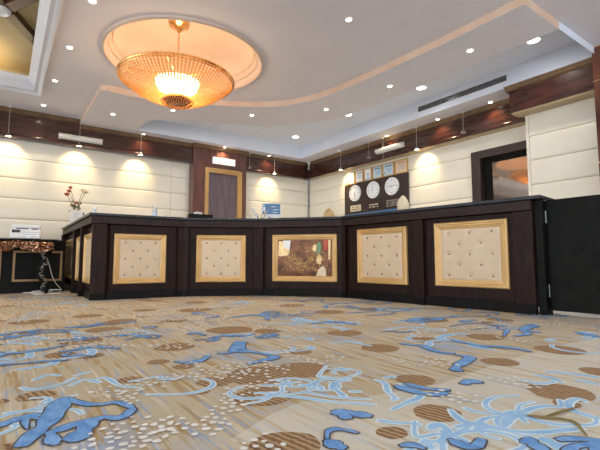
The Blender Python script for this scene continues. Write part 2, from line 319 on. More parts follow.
for k in range(125):
    x, y = rs.uniform(X0+1, 4.3), rs.uniform(-3.5, 7.0)
    if near(x,y): continue
    c = swirl_cluster(x, y, rs.uniform(.3,.55), rs)
    (ribs if rs.random() < .55 else pales).extend([(w*(1 if True else .6), l) for w, l in c])
for k in range(130):
    x, y = rs.uniform(X0+.5, 4.5), rs.uniform(-4.5, 7.2)
    if near(x,y): continue
    discs.append((x, y, rs.uniform(.05,.15)))
for k in range(110):
    x, y = rs.uniform(X0+2, 4.3), rs.uniform(-3, 6.0)
    if near(x,y): continue
    a = rs.uniform(0,6.28); l = []
    for j in range(6): l.append((x,y)); x += .18*math.cos(a); y += .18*math.sin(a); a += rs.uniform(-.6,.6)
    pebs.append(l)
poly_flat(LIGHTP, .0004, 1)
for i, (x, y, r) in enumerate(discs):
    n = 26; ph = rs.uniform(0,6)
    poly_flat([(x+r*(1+.04*math.sin(3*a+ph)+.02*math.sin(7*a))*math.cos(a), y+r*(.95+.04*math.cos(2*a+ph))*math.sin(a)) for a in [2*PI*k/n for k in range(n)]], .0008+i*2e-6, 2)
for i, (w, l) in enumerate(pales):
    q = rs.random(); ribbon(l, w*.8, .0016+i*1e-6, 5, q, .007); ribbon(l, w*.8, .0022+i*1e-6, 4, q)
for i, (w, l) in enumerate(ribs):
    q = rs.random(); ribbon(l, w*.85, .0028+i*1e-6, 6, q, .005); ribbon(l, w*.85, .0034+i*1e-6, 3, q)
pebd = []
for l in pebs:
    P = smooth_line(l, 10)
    for p in P:
        for q in range(3):
            x = p.x+rs.gauss(0,.022); y = p.y+rs.gauss(0,.03); a = rs.uniform(0,6); r1 = rs.uniform(.008,.014); r2 = r1*rs.uniform(.65,1)
            if any((x-u_)**2+(y-w_)**2 < .026**2 for u_, w_ in pebd[-60:]): continue
            pebd.append((x,y))
            pts = []
            for k in range(7):
                t = 2*PI*k/7; u, v_ = r1*math.cos(t), r2*math.sin(t)
                pts.append((x+u*math.cos(a)-v_*math.sin(a), y+u*math.sin(a)+v_*math.cos(a)))
            poly_flat(pts, .0042+len(pebd)*4e-7, 7)
for l in TEN: ribbon(l, .013, .0052, 8, .3)
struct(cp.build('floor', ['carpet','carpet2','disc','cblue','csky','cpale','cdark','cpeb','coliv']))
mb = MB(); mb.prism([(4.0,-.5),(XR,-.5),(XR,8.58),(1.4,8.58),(1.4,6.2),(2.2,6.1),(3.3,5.5),(4.1,4.3)], .0045, .010)
struct(mb.build('floor', 'tile'))['label'] = 'pale tile floor behind the counter'

# --- ceiling
def circle(cx, cy, r, n=64): return [(cx+r*math.cos(2*PI*k/n), cy+r*math.sin(2*PI*k/n)) for k in range(n)]
MC = (1.80, 5.05)                                   # centre of the round recess
inner = [(1.03,YB),(1.04,6.52),(1.10,6.46),(1.45,6.47),(1.95,6.36),(2.43,6.16),(2.95,5.93),(3.41,5.62),(3.60,5.42),(3.73,5.18),(3.84,4.90),(3.92,4.45),(3.97,3.72),(4.01,2.83),(4.01,1.86)]
tray = [(1.95,8.12),(5.80,8.12),(5.80,1.86),(4.76,1.86),(4.76,4.46),(4.68,5.36),(4.53,5.75),(4.28,6.10),(3.86,6.50),(3.50,6.68),(3.18,6.82),(2.62,7.05),(2.25,7.2),(2.0,7.45)]
slab_outer = inner + [(4.76,1.86),(4.76,1.8605)]
mb = MB()
# the lower slab: left part + ring, then the soffit along the walls, drawn as one polygon round the tray
slab = inner + [(4.76,1.86)] + tray[4:] + [tray[0], tray[1], (5.80,1.86),(XR,1.86),(XR,YB)]
tess(mb, slab, [], HS)
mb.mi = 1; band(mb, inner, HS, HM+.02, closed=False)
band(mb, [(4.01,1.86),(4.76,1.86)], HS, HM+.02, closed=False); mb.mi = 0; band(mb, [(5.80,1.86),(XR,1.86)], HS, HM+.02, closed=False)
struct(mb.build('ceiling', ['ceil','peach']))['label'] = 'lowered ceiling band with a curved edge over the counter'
mb = MB(); tess(mb, tray, [], HT); 
tl = tray; band(mb, tl[2:]+[tl[0],tl[1],tl[2]], HS, HT, closed=False)
band(mb, [(5.80,1.86),(4.76,1.86)], HM, HT, closed=False)
struct(mb.build('ceiling', 'ceilw'))['label'] = 'raised ceiling tray above the counter'
cof = [(-4.2,3.0),(.26,3.0),(.26,7.36),(-4.2,7.36)]
mainp = [(X0,Y0),(XR,Y0),(XR,1.86)] + inner[::-1][0:] + [(X0,YB)]
mb = MB()
main = [(X0,Y0),(7.0,Y0),(7.0,1.86)] + inner[::-1] + [(X0,YB)]
tess(mb, main, [circle(*MC, .93), cof], HM)
struct(mb.build('ceiling', 'ceil'))['label'] = 'main lobby ceiling'
# round recess: moulded rim and shallow dome
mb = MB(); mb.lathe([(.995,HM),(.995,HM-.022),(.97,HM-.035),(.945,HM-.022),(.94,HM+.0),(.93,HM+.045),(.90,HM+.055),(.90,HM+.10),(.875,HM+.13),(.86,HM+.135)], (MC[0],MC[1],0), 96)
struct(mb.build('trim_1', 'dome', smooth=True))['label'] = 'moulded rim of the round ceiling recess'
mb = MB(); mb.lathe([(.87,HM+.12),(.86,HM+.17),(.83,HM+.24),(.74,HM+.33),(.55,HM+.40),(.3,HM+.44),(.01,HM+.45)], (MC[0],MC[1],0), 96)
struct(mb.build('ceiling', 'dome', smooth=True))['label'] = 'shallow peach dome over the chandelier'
# coffer at the left
mb = MB()
prof = [(.16,HM),(.16,HM-.02),(.145,HM-.035),(.12,HM-.03),(.09,HM+.02),(.05,HM+.07),(.02,HM+.10),(.0,HM+.12),(-.02,HM+.16),(-.02,HM+.19),(.06,HM+.19),(.16,HM+.04)]
x0, y0, x1, y1 = -4.2, 3.0, .20, 7.30
k = len(prof); v = []
for cx, cy, sx, sy in ((x0,y0,-1,-1),(x1,y0,1,-1),(x1,y1,1,1),(x0,y1,-1,1)):
    for o, z in prof: v.append((cx+sx*o, cy+sy*o, z))
mb.add(v, [(j*k+i, j*k+(i+1)%k, ((j+1)%4)*k+(i+1)%k, ((j+1)%4)*k+i) for j in range(4) for i in range(k)])
struct(mb.build('trim_2', 'mould', smooth=True))['label'] = 'white crown moulding round the ceiling coffer'
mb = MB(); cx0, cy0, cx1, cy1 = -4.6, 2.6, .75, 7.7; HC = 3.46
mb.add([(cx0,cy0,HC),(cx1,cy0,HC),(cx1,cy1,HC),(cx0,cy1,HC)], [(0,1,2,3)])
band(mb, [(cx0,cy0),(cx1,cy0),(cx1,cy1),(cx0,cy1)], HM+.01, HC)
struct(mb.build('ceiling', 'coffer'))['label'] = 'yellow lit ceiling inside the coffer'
HUB = (-.16, 5.72)
mb = MB()
for ang in (-46, 50, 134, 226):
    a = R(ang); d = Vector((math.cos(a), math.sin(a))); n_ = Vector((-d.y, d.x))*.075
    L = 2.2
    for t in (1.0,):
        p = [Vector(HUB)+d*.1, Vector(HUB)+d*L]
        q = [p[0]+n_, p[0]-n_, p[1]-n_, p[1]+n_]
        q = [(min(max(w.x,cx0),cx1-.005), min(max(w.y,cy0),cy1-.005)) for w in q]
        mb.prism(q, HC-.09, HC)
tag(mb.build('ceiling_beam', 'wood', bevel=.006), 'dark wooden beams fanning out inside the lit ceiling coffer', 'beam')
mb = MB(); mb.lathe([(.001,-.03),(.05,-.03),(.055,-.04),(.075,-.045),(.09,-.03),(.10,-.01),(.10,0)], (HUB[0],HUB[1],HC-.09), 32)
tag(mb.build('ceiling_rosette', 'white', smooth=True), 'round white rosette where the dark ceiling beams meet', 'rosette')
light('AREA', (-.9, 7.55, HM+.2), 9, (1,.72,.34), size=1.6).rotation_euler = (R(180),0,0)

# --- walls of padded cream panels
SEAMS = [.0, .46, .83, 1.19, 1.55, 1.90, 2.25, 2.62]
def padded(name, a, b, n, seams=SEAMS, vs=()):
    prof = [(-.06, seams[0])]
    for z0, z1 in zip(seams[:-1], seams[1:]):
        for t in (.0,.02,.05,.12,.25,.5,.75,.88,.95,.98,1.0):
            prof.append((.02*(1-abs(2*t-1)**10)**.5 if 0 < t < 1 else -.004, z0+(z1-z0)*t))
    prof.append((-.06, seams[-1]))
    mb = MB(); ts = [0]+list(vs)+[1]; A = Vector(a); B = Vector(b)
    for t0, t1 in zip(ts[:-1], ts[1:]):
        p = A+(B-A)*t0; q = A+(B-A)*t1; e = (B-A).normalized()*.003
        extrude_profile(mb, prof, p+e, q-e, n)
    o = mb.build(name, 'cream', smooth=True); struct(o); return o
padded('wall_back', (X0,YB+.03), (3.2,YB+.03), (0,-1), vs=(.30,.62,.957))['label'] = 'padded cream back wall left of the door pier'
padded('wall_back', (4.44,YB+.03), (6.40,YB+.03), (0,-1), vs=(.99,))['label'] = 'padded cream back wall in the corner'
padded('wall_right', (XR+.03,8.58), (XR+.03,3.94), (-1,0), vs=(.5,))
mbw = MB(); mbw.box(XR+.005, XR+.12, 2.7, 3.94, 2.30, 2.62); struct(mbw.build('wall_right', 'cream'))
padded('wall_niche', (6.07,2.83), (6.07,1.88), (-1,0))['label'] = 'projecting padded cream wall beside the brown column'
mbw = MB(); mbw.box(6.047, XR+.3, 2.831, 2.87, 0, 2.9); struct(mbw.build('wall_niche', 'cream'))
mbw = MB(); mbw.box(X0, XR+.5, YB+.08, YB+.18, 0, HM+.3); struct(mbw.build('wall_back', 'ceil'))
mbw = MB(); mbw.box(XR+.10, XR+.2, 1.9, YB+.1, 0, 2.3) if False else mbw.box(XR+.14, XR+.24, -5, YB+.1, 0, HM+.3); struct(mbw.build('wall_right', 'ceil'))
# column
mb = MB(); z = 0
for z1 in (.82, 1.645, 2.64, 3.06):
    mb.mi = 0; mb.box(5.70, 6.3, .2, 1.885, z, z1-.012); mb.mi = 1; mb.box(5.694, 6.3, .2, 1.891, z1-.012, z1) if z1 < 3 else mb.box(5.7,6.3,.2,1.885,z1-.012,z1); z = z1
mb.mi = 0
struct(mb.build('wall_column', ['marble','goldm']))['label'] = 'polished brown marble column with thin gold bands'
# wooden pelmet bands
def pel(name, a, b, n, d=.17, z0=2.57, z1=2.93, m='wood'):
    mb = MB(); prof = [(-.02,z0+.0),(d-.03,z0),(d-.015,z0-.012),(d+.012,z0-.008),(d+.015,z0+.03),(d,z0+.045),(d,z1),(-.02,z1)]
    extrude_profile(mb, prof, Vector(a), Vector(b), n); return struct(mb.build(name, m, bevel=.003))
def crown(name, a, b, n, d=.17, z1=HS):
    mb = MB(); e = d; q = z1-HS
    prof = [(-.02,2.90+q),(e+.006,2.90+q),(e+.012,2.912+q),(e+.03,2.925+q),(e+.035,2.94+q),(e+.055,2.955+q),(e+.06,z1),(-.02,z1)]
    extrude_profile(mb, prof, Vector(a), Vector(b), n); return struct(mb.build(name, 'crown'))
pel('trim_3', (X0,8.6), (1.03,8.6), (0,-1), z1=3.0); pel('trim_3', (1.03,8.6), (3.20,8.6), (0,-1)); crown('trim_4', (X0,8.6), (1.03,8.6), (0,-1), z1=HM); crown('trim_4', (1.03,8.6), (3.20,8.6), (0,-1))
pel('trim_3', (4.44,8.6), (6.25,8.6), (0,-1)); crown('trim_4', (4.44,8.6), (6.2,8.6), (0,-1))
pel('trim_5', (XR,8.6), (XR,2.97), (-1,0)); crown('trim_6', (XR,8.6), (XR,2.97), (-1,0))
mb = MB(); mb.box(6.27,XR,2.97,8.4,2.553,2.569); struct(mb.build('trim_7', 'tan'))
# deeper pelmet box by the column
mb = MB(); mb.box(5.81, XR+.1, 1.89, 2.965, 2.585, 2.90); struct(mb.build('trim_8', 'wood', bevel=.006))['label'] = 'deep polished wood pelmet box beside the column'
mb = MB(); mb.box(5.83, 6.03, 1.89, 2.95, 2.56, 2.584); struct(mb.build('trim_9', 'tan'))
crown('trim_10', (5.98,1.89), (5.98,3.01), (-1,0), d=.17)
# pier with the door
PX0, PX1, PY = 3.19, 4.45, 8.36
mb = MB(); mb.box(PX0, 3.50, PY, 8.6, 0, 2.90); mb.box(4.28, PX1, PY, 8.6, 0, 2.90); mb.box(3.50, 4.28, PY, 8.6, 2.45, 2.90)
struct(mb.build('wall_pier', 'pier', bevel=.004))['label'] = 'red-brown wooden pier around the inner door'
crown('trim_11', (PX0-.03,8.6), (PX1+.03,8.6), (0,-1), d=.26)
dr = bpy.data.objects.new('door_1', None); COL.objects.link(dr); struct(dr); dr.location = (3.89, PY, 0)
mb = MB(); mb.box(-.39,.39,.06,.10,.01,2.44); mb.build('door_leaf', 'doorp', dr)
mb = MB()
for d0, d1, yy in ((.0,.035,-.03),(.035,.06,-.015),(.06,.09,-.005)):
    a = .44-d0; b_ = .44-d1; t0 = 2.49-d0; t1 = 2.49-d1
    mb.box(-a,-b_,yy,.06,0,t0); mb.box(b_,a,yy,.06,0,t0); mb.box(-b_,b_,yy,.06,t1,t0)
mb.build('door_frame', 'gold', dr)
# mirror-glass opening on the right wall
w = bpy.data.objects.new('window_1', None); COL.objects.link(w); struct(w)
mb = MB(); mb.box(6.36,XR+.1,3.78,3.94,.0,2.30); mb.box(6.36,XR+.1,2.88,3.78,2.17,2.30); mb.build('window_frame', 'board', w, bevel=.006)
mb = MB(); mb.box(6.47,6.50,2.88,3.78,0,2.17); mb.build('inner_panel', 'black', w)
mb = MB(); mb.box(6.455,6.468,2.88,3.62,1.0,2.08); mb.build('glass_pane', 'glassd', w)
# ------------------------------------------------------------------ reception counter
Q = [(.87,8.5),(.87,5.55),(1.98,5.50),(2.87,5.0),(3.62,4.12),(3.73,2.95),(3.86,1.815)]
QV = [Vector(q) for q in Q]
def dirn(i): return (QV[i+1]-QV[i]).normalized()
def out_n(d): return Vector((d.y, -d.x))
def off(i, o):
    """corner i of the counter line moved outward by o, mitred"""
    if i == 0: return QV[0]+out_n(dirn(0))*o
    if i == len(Q)-1: return QV[-1]+out_n(dirn(i-1))*o
    n1, n2 = out_n(dirn(i-1)), out_n(dirn(i)); b = (n1+n2).normalized()
    return QV[i]+b*(o/b.dot(n1))
def quad(i, o0, o1): return [off(i,o1), off(i+1,o1), off(i+1,o0), off(i,o0)]
def post_poly(i, w0, w1, o0, o1):
    """post wrapped round corner i: w0 before, w1 after the corner"""
    P = []
    a = []
    if w0 > 0: a.append(off(i,o1)-dirn(i-1)*w0)
    a.append(off(i,o1))
    if w1 > 0: a.append(off(i,o1)+dirn(i)*w1)
    b = []
    if w1 > 0: b.append(off(i,o0)+dirn(i)*w1)
    b.append(off(i,o0))
    if w0 > 0: b.append(off(i,o0)-dirn(i-1)*w0)
    return [(p.x,p.y) for p in a+b]
HC_ = 1.06
def tufted(parent, A, d, u0, u1, z0, z1, o, buttons=True, lab=None, grid=True):
    """gold framed tufted cushion; A origin, d direction along, o = outward offset of its back"""
    n = out_n(d); w = u1-u0; h = z1-z0
    X = Matrix(((d.x, n.x, 0, A.x+d.x*(u0+u1)/2+n.x*o),(d.y, n.y, 0, A.y+d.y*(u0+u1)/2+n.y*o),(0,0,1,(z0+z1)/2),(0,0,0,1)))
    # cushion surface with dimples
    nx, nz = 36, 30; fw = .075; cw, ch = w-2*fw+.02, h-2*fw+.02
    pts = []
    if grid:
        for r in range(5):
            for c in ((-1,0,1) if r % 2 == 0 else (-.5,.5)):
                pts.append((c*cw*.36, (2-r)*ch*.205))
    v = []
    for j in range(nz+1):
        for i in range(nx+1):
            x = -cw/2+cw*i/nx; z = -ch/2+ch*j/nz
            y = .020
            for (px, pz) in pts: y -= .012*math.exp(-((x-px)**2+(z-pz)**2)/(.022**2))
            e = min((cw/2-abs(x)), (ch/2-abs(z)))
            y -= .008*math.exp(-e/.012)
            v.append((x,y,z))
    mb = MB(); mb.add(v, [(j*(nx+1)+i, (j+1)*(nx+1)+i, (j+1)*(nx+1)+i+1, j*(nx+1)+i+1) for j in range(nz) for i in range(nx)])
    cu = mb.build('tufted_panel', 'tuft', parent, X, smooth=True)
    frame_part(cu, w, h, X)
    if buttons:
        for (px, pz) in pts:
            mb = MB(); c = Vector((px,.010,pz))
            v = [c+Vector((.013*math.cos(k*PI/4),0,.013*math.sin(k*PI/4))) for k in range(8)] + [c+Vector((.007*math.cos(k*PI/4),.007,.007*math.sin(k*PI/4))) for k in range(8)]
            mb.add(v, [(k,k+8,(k+1)%8+8,(k+1)%8) for k in range(8)]+[tuple(range(8,16))[::-1]])
            mb.build('button', 'stud', cu, X)
    return cu
def frame_part(parent, w, h, X, mat='gold'):
    prof = [(0,-.002),(0,.030),(.010,.040),(.022,.040),(.030,.032),(.042,.032),(.050,.022),(.064,.020),(.074,.012),(.078,-.002)]  # (inward, outward)
    k = len(prof); v = []
    for sx, sz in ((-1,-1),(1,-1),(1,1),(-1,1)):
        for a, o in prof: v.append((sx*(w/2-a), o, sz*(h/2-a)))
    mb = MB(); mb.add(v, [(j*k+i, j*k+i+1, ((j+1)%4)*k+i+1, ((j+1)%4)*k+i) for j in range(4) for i in range(k-1)])
    return mb.build('frame', mat, parent, X)
def section(i, label, posts, frames, art=False, group='sections of the dark reception counter'):
    """counter unit between corners i and i+1; recess .05 deep, posts flush with the line"""
    mid = (QV[i]+QV[i+1])/2
    t = thing('counter_section', label, 'reception counter', (mid.x, mid.y, 0.0), 0, group)
    inv = Matrix.Translation((-mid.x,-mid.y,0))
    d = dirn(i)
    mb = MB(); mb.prism([(p.x,p.y) for p in quad(i,-.30,-.05)], .07, .93); mb.build('body', 'counter', t, inv)
    mb = MB(); mb.prism([(p.x,p.y) for p in quad(i,-.049,-.022)], .0, .10); mb.build('plinth', 'plinth', t, inv, bevel=.003)
    mb = MB(); mb.prism([(p.x,p.y) for p in quad(i,-.30,.022)], .935, 1.025); mb.build('rail', 'fascia', t, inv, bevel=.004)
    for pp in posts:
        mb = MB(); mb.prism(pp, .085, .934); po = mb.build('post', 'counter', t, inv, bevel=.003)
        c = Vector((sum(p[0] for p in pp)/len(pp), sum(p[1] for p in pp)/len(pp)))
        mb = MB(); mb.prism([tuple(c+(Vector(p)-c)*1.03) for p in pp], .0, .085); mb.build('post_foot', 'plinth', po, inv)
    for (u0,u1,z0,z1) in frames:
        A = QV[i]-Vector((mid.x,mid.y))
        if not art: tufted(t, A, d, u0, u1, z0, z1, -.05, grid=(u1-u0) > .36)
        else:
            n = out_n(d); w = u1-u0; h = z1-z0; o = -.05
            X = Matrix(((d.x, n.x, 0, A.x+d.x*(u0+u1)/2+n.x*o),(d.y, n.y, 0, A.y+d.y*(u0+u1)/2+n.y*o),(0,0,1,(z0+z1)/2),(0,0,0,1)))
            artwork(t, w, h, X)
    return t
def artwork(t, w, h, X):
    W2, H2 = w/2-.07, h/2-.07
    mb = MB(); mb.box(-W2,W2,0,.012,-H2,H2); base = mb.build('mirror_panel', 'mirror', t, X)
    base['label'] = 'bronze mirror panel with etched brass scrollwork, inlays and painted red and green reflections'
    frame_part(base, w, h, X)
    Y = .016
    mb = MB()
    def arc(cx, cz, r, a0, a1, th, n=22, rz=None):
        rz = rz or r
        mb.tube([(cx+r*math.cos(R(a0+(a1-a0)*k/n)), Y, cz+rz*math.sin(R(a0+(a1-a0)*k/n))) for k in range(n+1)], th*1.35, 6, flat=.5)
    arc(-.02,.04,.150,150,400,.010); arc(-.02,.04,.118,30,330,.006); arc(.02,.02,.09,200,380,.008)
    arc(-.13,-.09,.075,0,300,.007); arc(-.05,-.12,.05,90,400,.007); arc(.10,-.10,.085,20,250,.008); arc(.17,-.12,.045,0,330,.006)
    arc(.16,.10,.06,100,380,.008); arc(-.20,-.03,.06,40,260,.006); arc(.24,.02,.05,-60,200,.006); arc(0,-.17,.16,10,170,.007,rz=.05)
    arc(-.16,.02,.05,180,420,.006); arc(.07,.05,.045,0,300,.006); arc(.28,-.06,.05,100,330,.007)
    rr = random.Random(5)
    for k in range(34):
        x = rr.uniform(-.28,.30); z = rr.uniform(-.19,.02); a = rr.uniform(0,360)
        arc(x, z, rr.uniform(.018,.04), a, a+rr.uniform(120,260), rr.uniform(.003,.006), 8)
    mb.tube([(-.02,Y,.19),(.05,Y,.20),(.14,Y,.215)], .007, 6, flat=.5); mb.tube([(-.02,Y,.06),(.08,Y,.09),(.16,Y,.06)], .009, 6, flat=.5)
    mb.build('scrollwork', 'brass', base, X, smooth=True)
    def plate(name, mat, pts):
        mb = MB(); n = len(pts); v = [(x,.012,z) for x, z in pts]+[(x,.019,z) for x, z in pts]
        mb.add(v, [tuple(range(n)),tuple(range(n,2*n))[::-1]]+[(k,k+n,(k+1)%n+n,(k+1)%n) for k in range(n)]); mb.build(name, mat, base, X)
    plate('inlay_and_reflection', 'brass', [(-W2+.01,-.02),(-W2+.02,.03),(-.32,.02),(-.22,.04),(-.20,.10),(-.28,.14),(-.30,H2-.02),(-W2+.02,H2-.02)])
    plate('inlay_and_reflection', 'paper', [(-.29,.15),(-.21,.10),(-.19,H2-.01),(-.30,H2-.01)])
    plate('inlay_and_reflection', 'green', [(.17,.05),(.23,.05),(.235,.16),(.22,.215),(.18,.20)])  # green patch painted as a lobby reflection in the mirror
    plate('inlay_and_reflection', 'red', [(.27,.11),(.315,.09),(.325,H2-.005),(.27,H2-.005)])  # red stripe, likewise a painted reflection
    plate('inlay_and_reflection', 'brass', [(.33,-.02),(.355,-.02),(.36,H2-.01),(.33,H2-.01)])
    plate('inlay_and_reflection', 'shell', [(.16,-H2+.005),(.30,-H2+.005),(.29,-.14),(.24,-.11),(.19,-.16)])
    plate('inlay_and_reflection', 'brass', [(.17,-.08),(.23,-.09),(.24,.0),(.21,.05),(.17,.02)])
    plate('inlay_and_reflection', 'brass', [(.12,.09),(.16,.08),(.17,.17),(.14,.19),(.11,.15)])
d0 = dirn(0)
def fin(y0, y1): return [(.845,y0),(.845,y1),(.92,y1),(.92,y0)]
section(0, 'side wing of the dark reception counter, running back to the rear wall', [fin(6.315,6.375), fin(7.02,7.08), [(.83,8.40),(.83,8.49),(.92,8.49),(.92,8.40)]],
        [(8.5-8.30,8.5-7.16,.19,.83),(8.5-6.98,8.5-6.41,.19,.83),(8.5-6.28,8.5-5.70,.19,.83)])
Pf = lambda i, a, b: post_poly(i, a, b, -.05, .0)
section(1, 'dark counter section with a square tufted cream panel, next to the left corner', [post_poly(1,.07,.16,-.05,.0), Pf(2,.07,0)], [(.25,.892,.19,.82)])
section(2, 'dark counter section with a square tufted cream panel, left of the bronze mirror panel', [Pf(2,0,.07), Pf(3,.07,0)], [(.17,.842,.19,.83)])
section(3, 'middle dark counter section carrying the gold-framed bronze mirror artwork', [Pf(3,0,.06), Pf(4,.06,0)], [(.186,1.086,.20,.835)], art=True)
section(4, 'dark counter section with a tufted cream panel, right of the bronze mirror panel', [Pf(4,0,.05), Pf(5,.07,0)], [(.24,.98,.205,.875)])
section(5, 'right-hand end section of the dark counter with a tufted cream panel, nearest the black gate', [Pf(5,0,.03), post_poly(6,.17,0,-.05,.0)], [(.157,.915,.215,.88)])
mb = MB()
fr = [off(i,.05) for i in range(7)]; bk = [off(i,-.50) for i in range(7)]
fr[-1] += dirn(5)*.095; bk[-1] += dirn(5)*.095
mb.prism([(p.x,p.y) for p in fr+bk[::-1]], 1.027, 1.06)
tag(mb.build('worktop', 'granite', bevel=.006), 'long black speckled granite worktop following the bends of the reception counter', 'countertop')

# --- black gate closing the counter on the right
g = thing('counter_gate', 'plain black swing gate hinged on the right end of the reception counter', 'gate', (3.95,1.775,0))
mb = MB(); mb.box(-.06,.06,-.035,.03,.0,1.02); mb.build('hinge_post', 'black', g, bevel=.003)
mb = MB(); mb.box(0,.04,-.985,-.042,.045,1.022); mb.build('gate_leaf', 'black', g, bevel=.004)
mb = MB(); mb.box(.041,.06,-.9,-.09,.15,.96); mb.build('rear_batten', 'black', g)
for z in (.215,.87):
    mb = MB(); mb.tube([(-.004,-.040,z-.055),(-.004,-.040,z+.055)], .004, 10); mb.build('hinge', 'steel', g)

# --- low panelled cabinet against the back wall on the left, and the carved console in front
cab = thing('low_cabinet', 'low dark cabinet with thin gold panel moulding behind the carved console table', 'cabinet', (-.9,7.50,0))
mb = MB(); mb.box(-3.0,1.70,0,.9,.0,.765); mb.build('body', 'black', cab); mb = MB(); mb.box(-3.0,1.71,-.02,.93,.766,.80); mb.build('top', 'counter', cab, bevel=.004)
mb = MB(); mb.box(-3.0,1.70,-.018,-.001,0,.09); mb.build('plinth', 'plinth', cab)
for x0, x1 in ((1.02,1.66),(.0,.88),(-1.1,-.14)):
    mb = MB(); z0, z1 = .17, .63; tt = .03
    mb.box(x0,x1,-.014,-.001,z0,z0+tt); mb.box(x0,x1,-.014,-.001,z1-tt,z1); mb.box(x0,x0+tt,-.014,-.001,z0+tt,z1-tt); mb.box(x1-tt,x1,-.014,-.001,z0+tt,z1-tt)
    mb.build('panel_moulding', 'oldgold', cab)
con = thing('console_table', 'black console table with a carved copper and gold apron and scrolled legs', 'table', (-.22,7.2,0))
mb = MB(); L0, L1 = -1.1, .86
mb.box(L0,L1,-.17,.17,.757,.79); mb.build('table_top', 'black', con, bevel=.008)
mb = MB(); n = 70; v = []
rr = random.Random(3)
for i in range(n+1):
    x = L0+.04+(L1-L0-.08)*i/n; hh = .115+.03*math.sin(i*.55)+.012*rr.random()
    for j in range(7):
        u = j/6; v.append((x, -.165-.022*math.sin(PI*u)-.014*math.sin(i*1.3+j*2)*math.sin(PI*u), .757-hh*u))
mb.add(v, [(i*7+j, i*7+j+1, (i+1)*7+j+1, (i+1)*7+j) for i in range(n) for j in range(6)])
for i in range(60):
    x = rr.uniform(L0+.06,L1-.06); z = .757-rr.uniform(.02,.13); r = rr.uniform(.012,.026)
    mb.tube([(x+r*math.cos(a*.9+i), -.195-.004*a, z+r*math.sin(a*.9+i)) for a in range(6)], .005, 5)
ap = mb.build('carved_apron', 'cop', con, smooth=True); sm = ap.modifiers.new('thick','SOLIDIFY'); sm.thickness = .01
for x, s in ((.70,1),(-.95,-1)):
    mb = MB(); mb.tube([(x+.05*s,-.11,.75),(x+.08*s,-.12,.66),(x+.03*s,-.12,.54),(x-.03*s,-.11,.42),(x-.05*s,-.10,.30),(x-.01*s,-.11,.18),(x+.05*s,-.12,.08),(x+.02*s,-.12,.015)], lambda u: .05-.018*math.sin(PI*u)+.012*math.sin(u*16), 10)
    lg = mb.build('leg', 'black', con, smooth=True)
    mb = MB()
    for k in range(16):
        z = .1+.6*k/16; a = k*1.7; r = .02
        mb.tube([(x+.03*math.sin(k*.8)*s+r*math.cos(a+q*.8), -.165-.003*q, z+r*math.sin(a+q*.8)) for q in range(6)], .0055, 5)
    mb.build('carving', 'steel' if s > 0 else 'cop', lg, smooth=True)
# printer
pr = thing('fax_machine', 'white desktop fax machine standing on the carved console table', 'printer', (.27,7.2,.791), R(-4))
mb = MB(); mb.box(-.20,.17,-.15,.15,0,.15); mb.build('body', 'white', pr, bevel=.02)
mb = MB(); mb.box(-.19,.16,-.13,.14,.151,.20); mb.build('lid', 'white', pr, bevel=.018)
mb = MB(); mb.box(-.18,-.08,-.157,-.148,.085,.125); mb.build('display', 'board', pr, bevel=.002)
mb = MB(); mb.box(-.13,.02,-.154,-.149,.138,.150); mb.box(.05,.13,-.154,-.149,.133,.150); mb.build('paper_slot', 'ink', pr)
mb = MB()
for k in range(3): mb.box(-.05,.15,-.153,-.149,.03+.03*k,.036+.03*k)
mb.build('vent_groove', 'steel', pr)
mb = MB()
mb.tube([(-.42+.03*math.cos(a), 7.12, .81+.012*math.sin(a)+.004*a) for a in [k*.5 for k in range(12)]], .004, 6)
tag(mb.build('phone_cord', 'black', smooth=True), 'short curled black cord on the console left of the fax machine', 'cord')
for k, (lab) in enumerate(['pale cable trailing from the console leg along the carpet','white looped cable heaped at the foot of the cabinet','grey cable hanging from the console down to the carpet beside the counter']):
    mb = MB(); rr = random.Random(k+4)
    if k == 0: P = [(.38,7.0,.006),(.46,6.95,.006),(.58,7.02,.007),(.70,6.98,.006),(.80,7.05,.006)]
    elif k == 1: P = [(.34+.16*math.sin(q*1.3)+.02*q, 7.12+.09*math.cos(q*1.9), .011+.012*q/3) for q in range(13)]
    else: P = [(.50,7.20,.60),(.56,7.16,.42),(.60,7.12,.26),(.66,7.14,.14),(.74,7.20,.04),(.70,7.28,.012)]
    pts = [];
    PV = [Vector(p) for p in P]
    for q in range(len(PV)-1):
        p0 = PV[max(q-1,0)]; p1 = PV[q]; p2 = PV[q+1]; p3 = PV[min(q+2,len(PV)-1)]
        for j in range(6):
            t = j/6; pts.append(.5*((2*p1)+(-p0+p2)*t+(2*p0-5*p1+4*p2-p3)*t*t+(-p0+3*p1-3*p2+p3)*t**3))
    pts.append(PV[-1]); mb.tube(pts, .006, 6)
    tag(mb.build('cable', 'white' if k < 2 else 'wire', smooth=True), lab, 'cable')

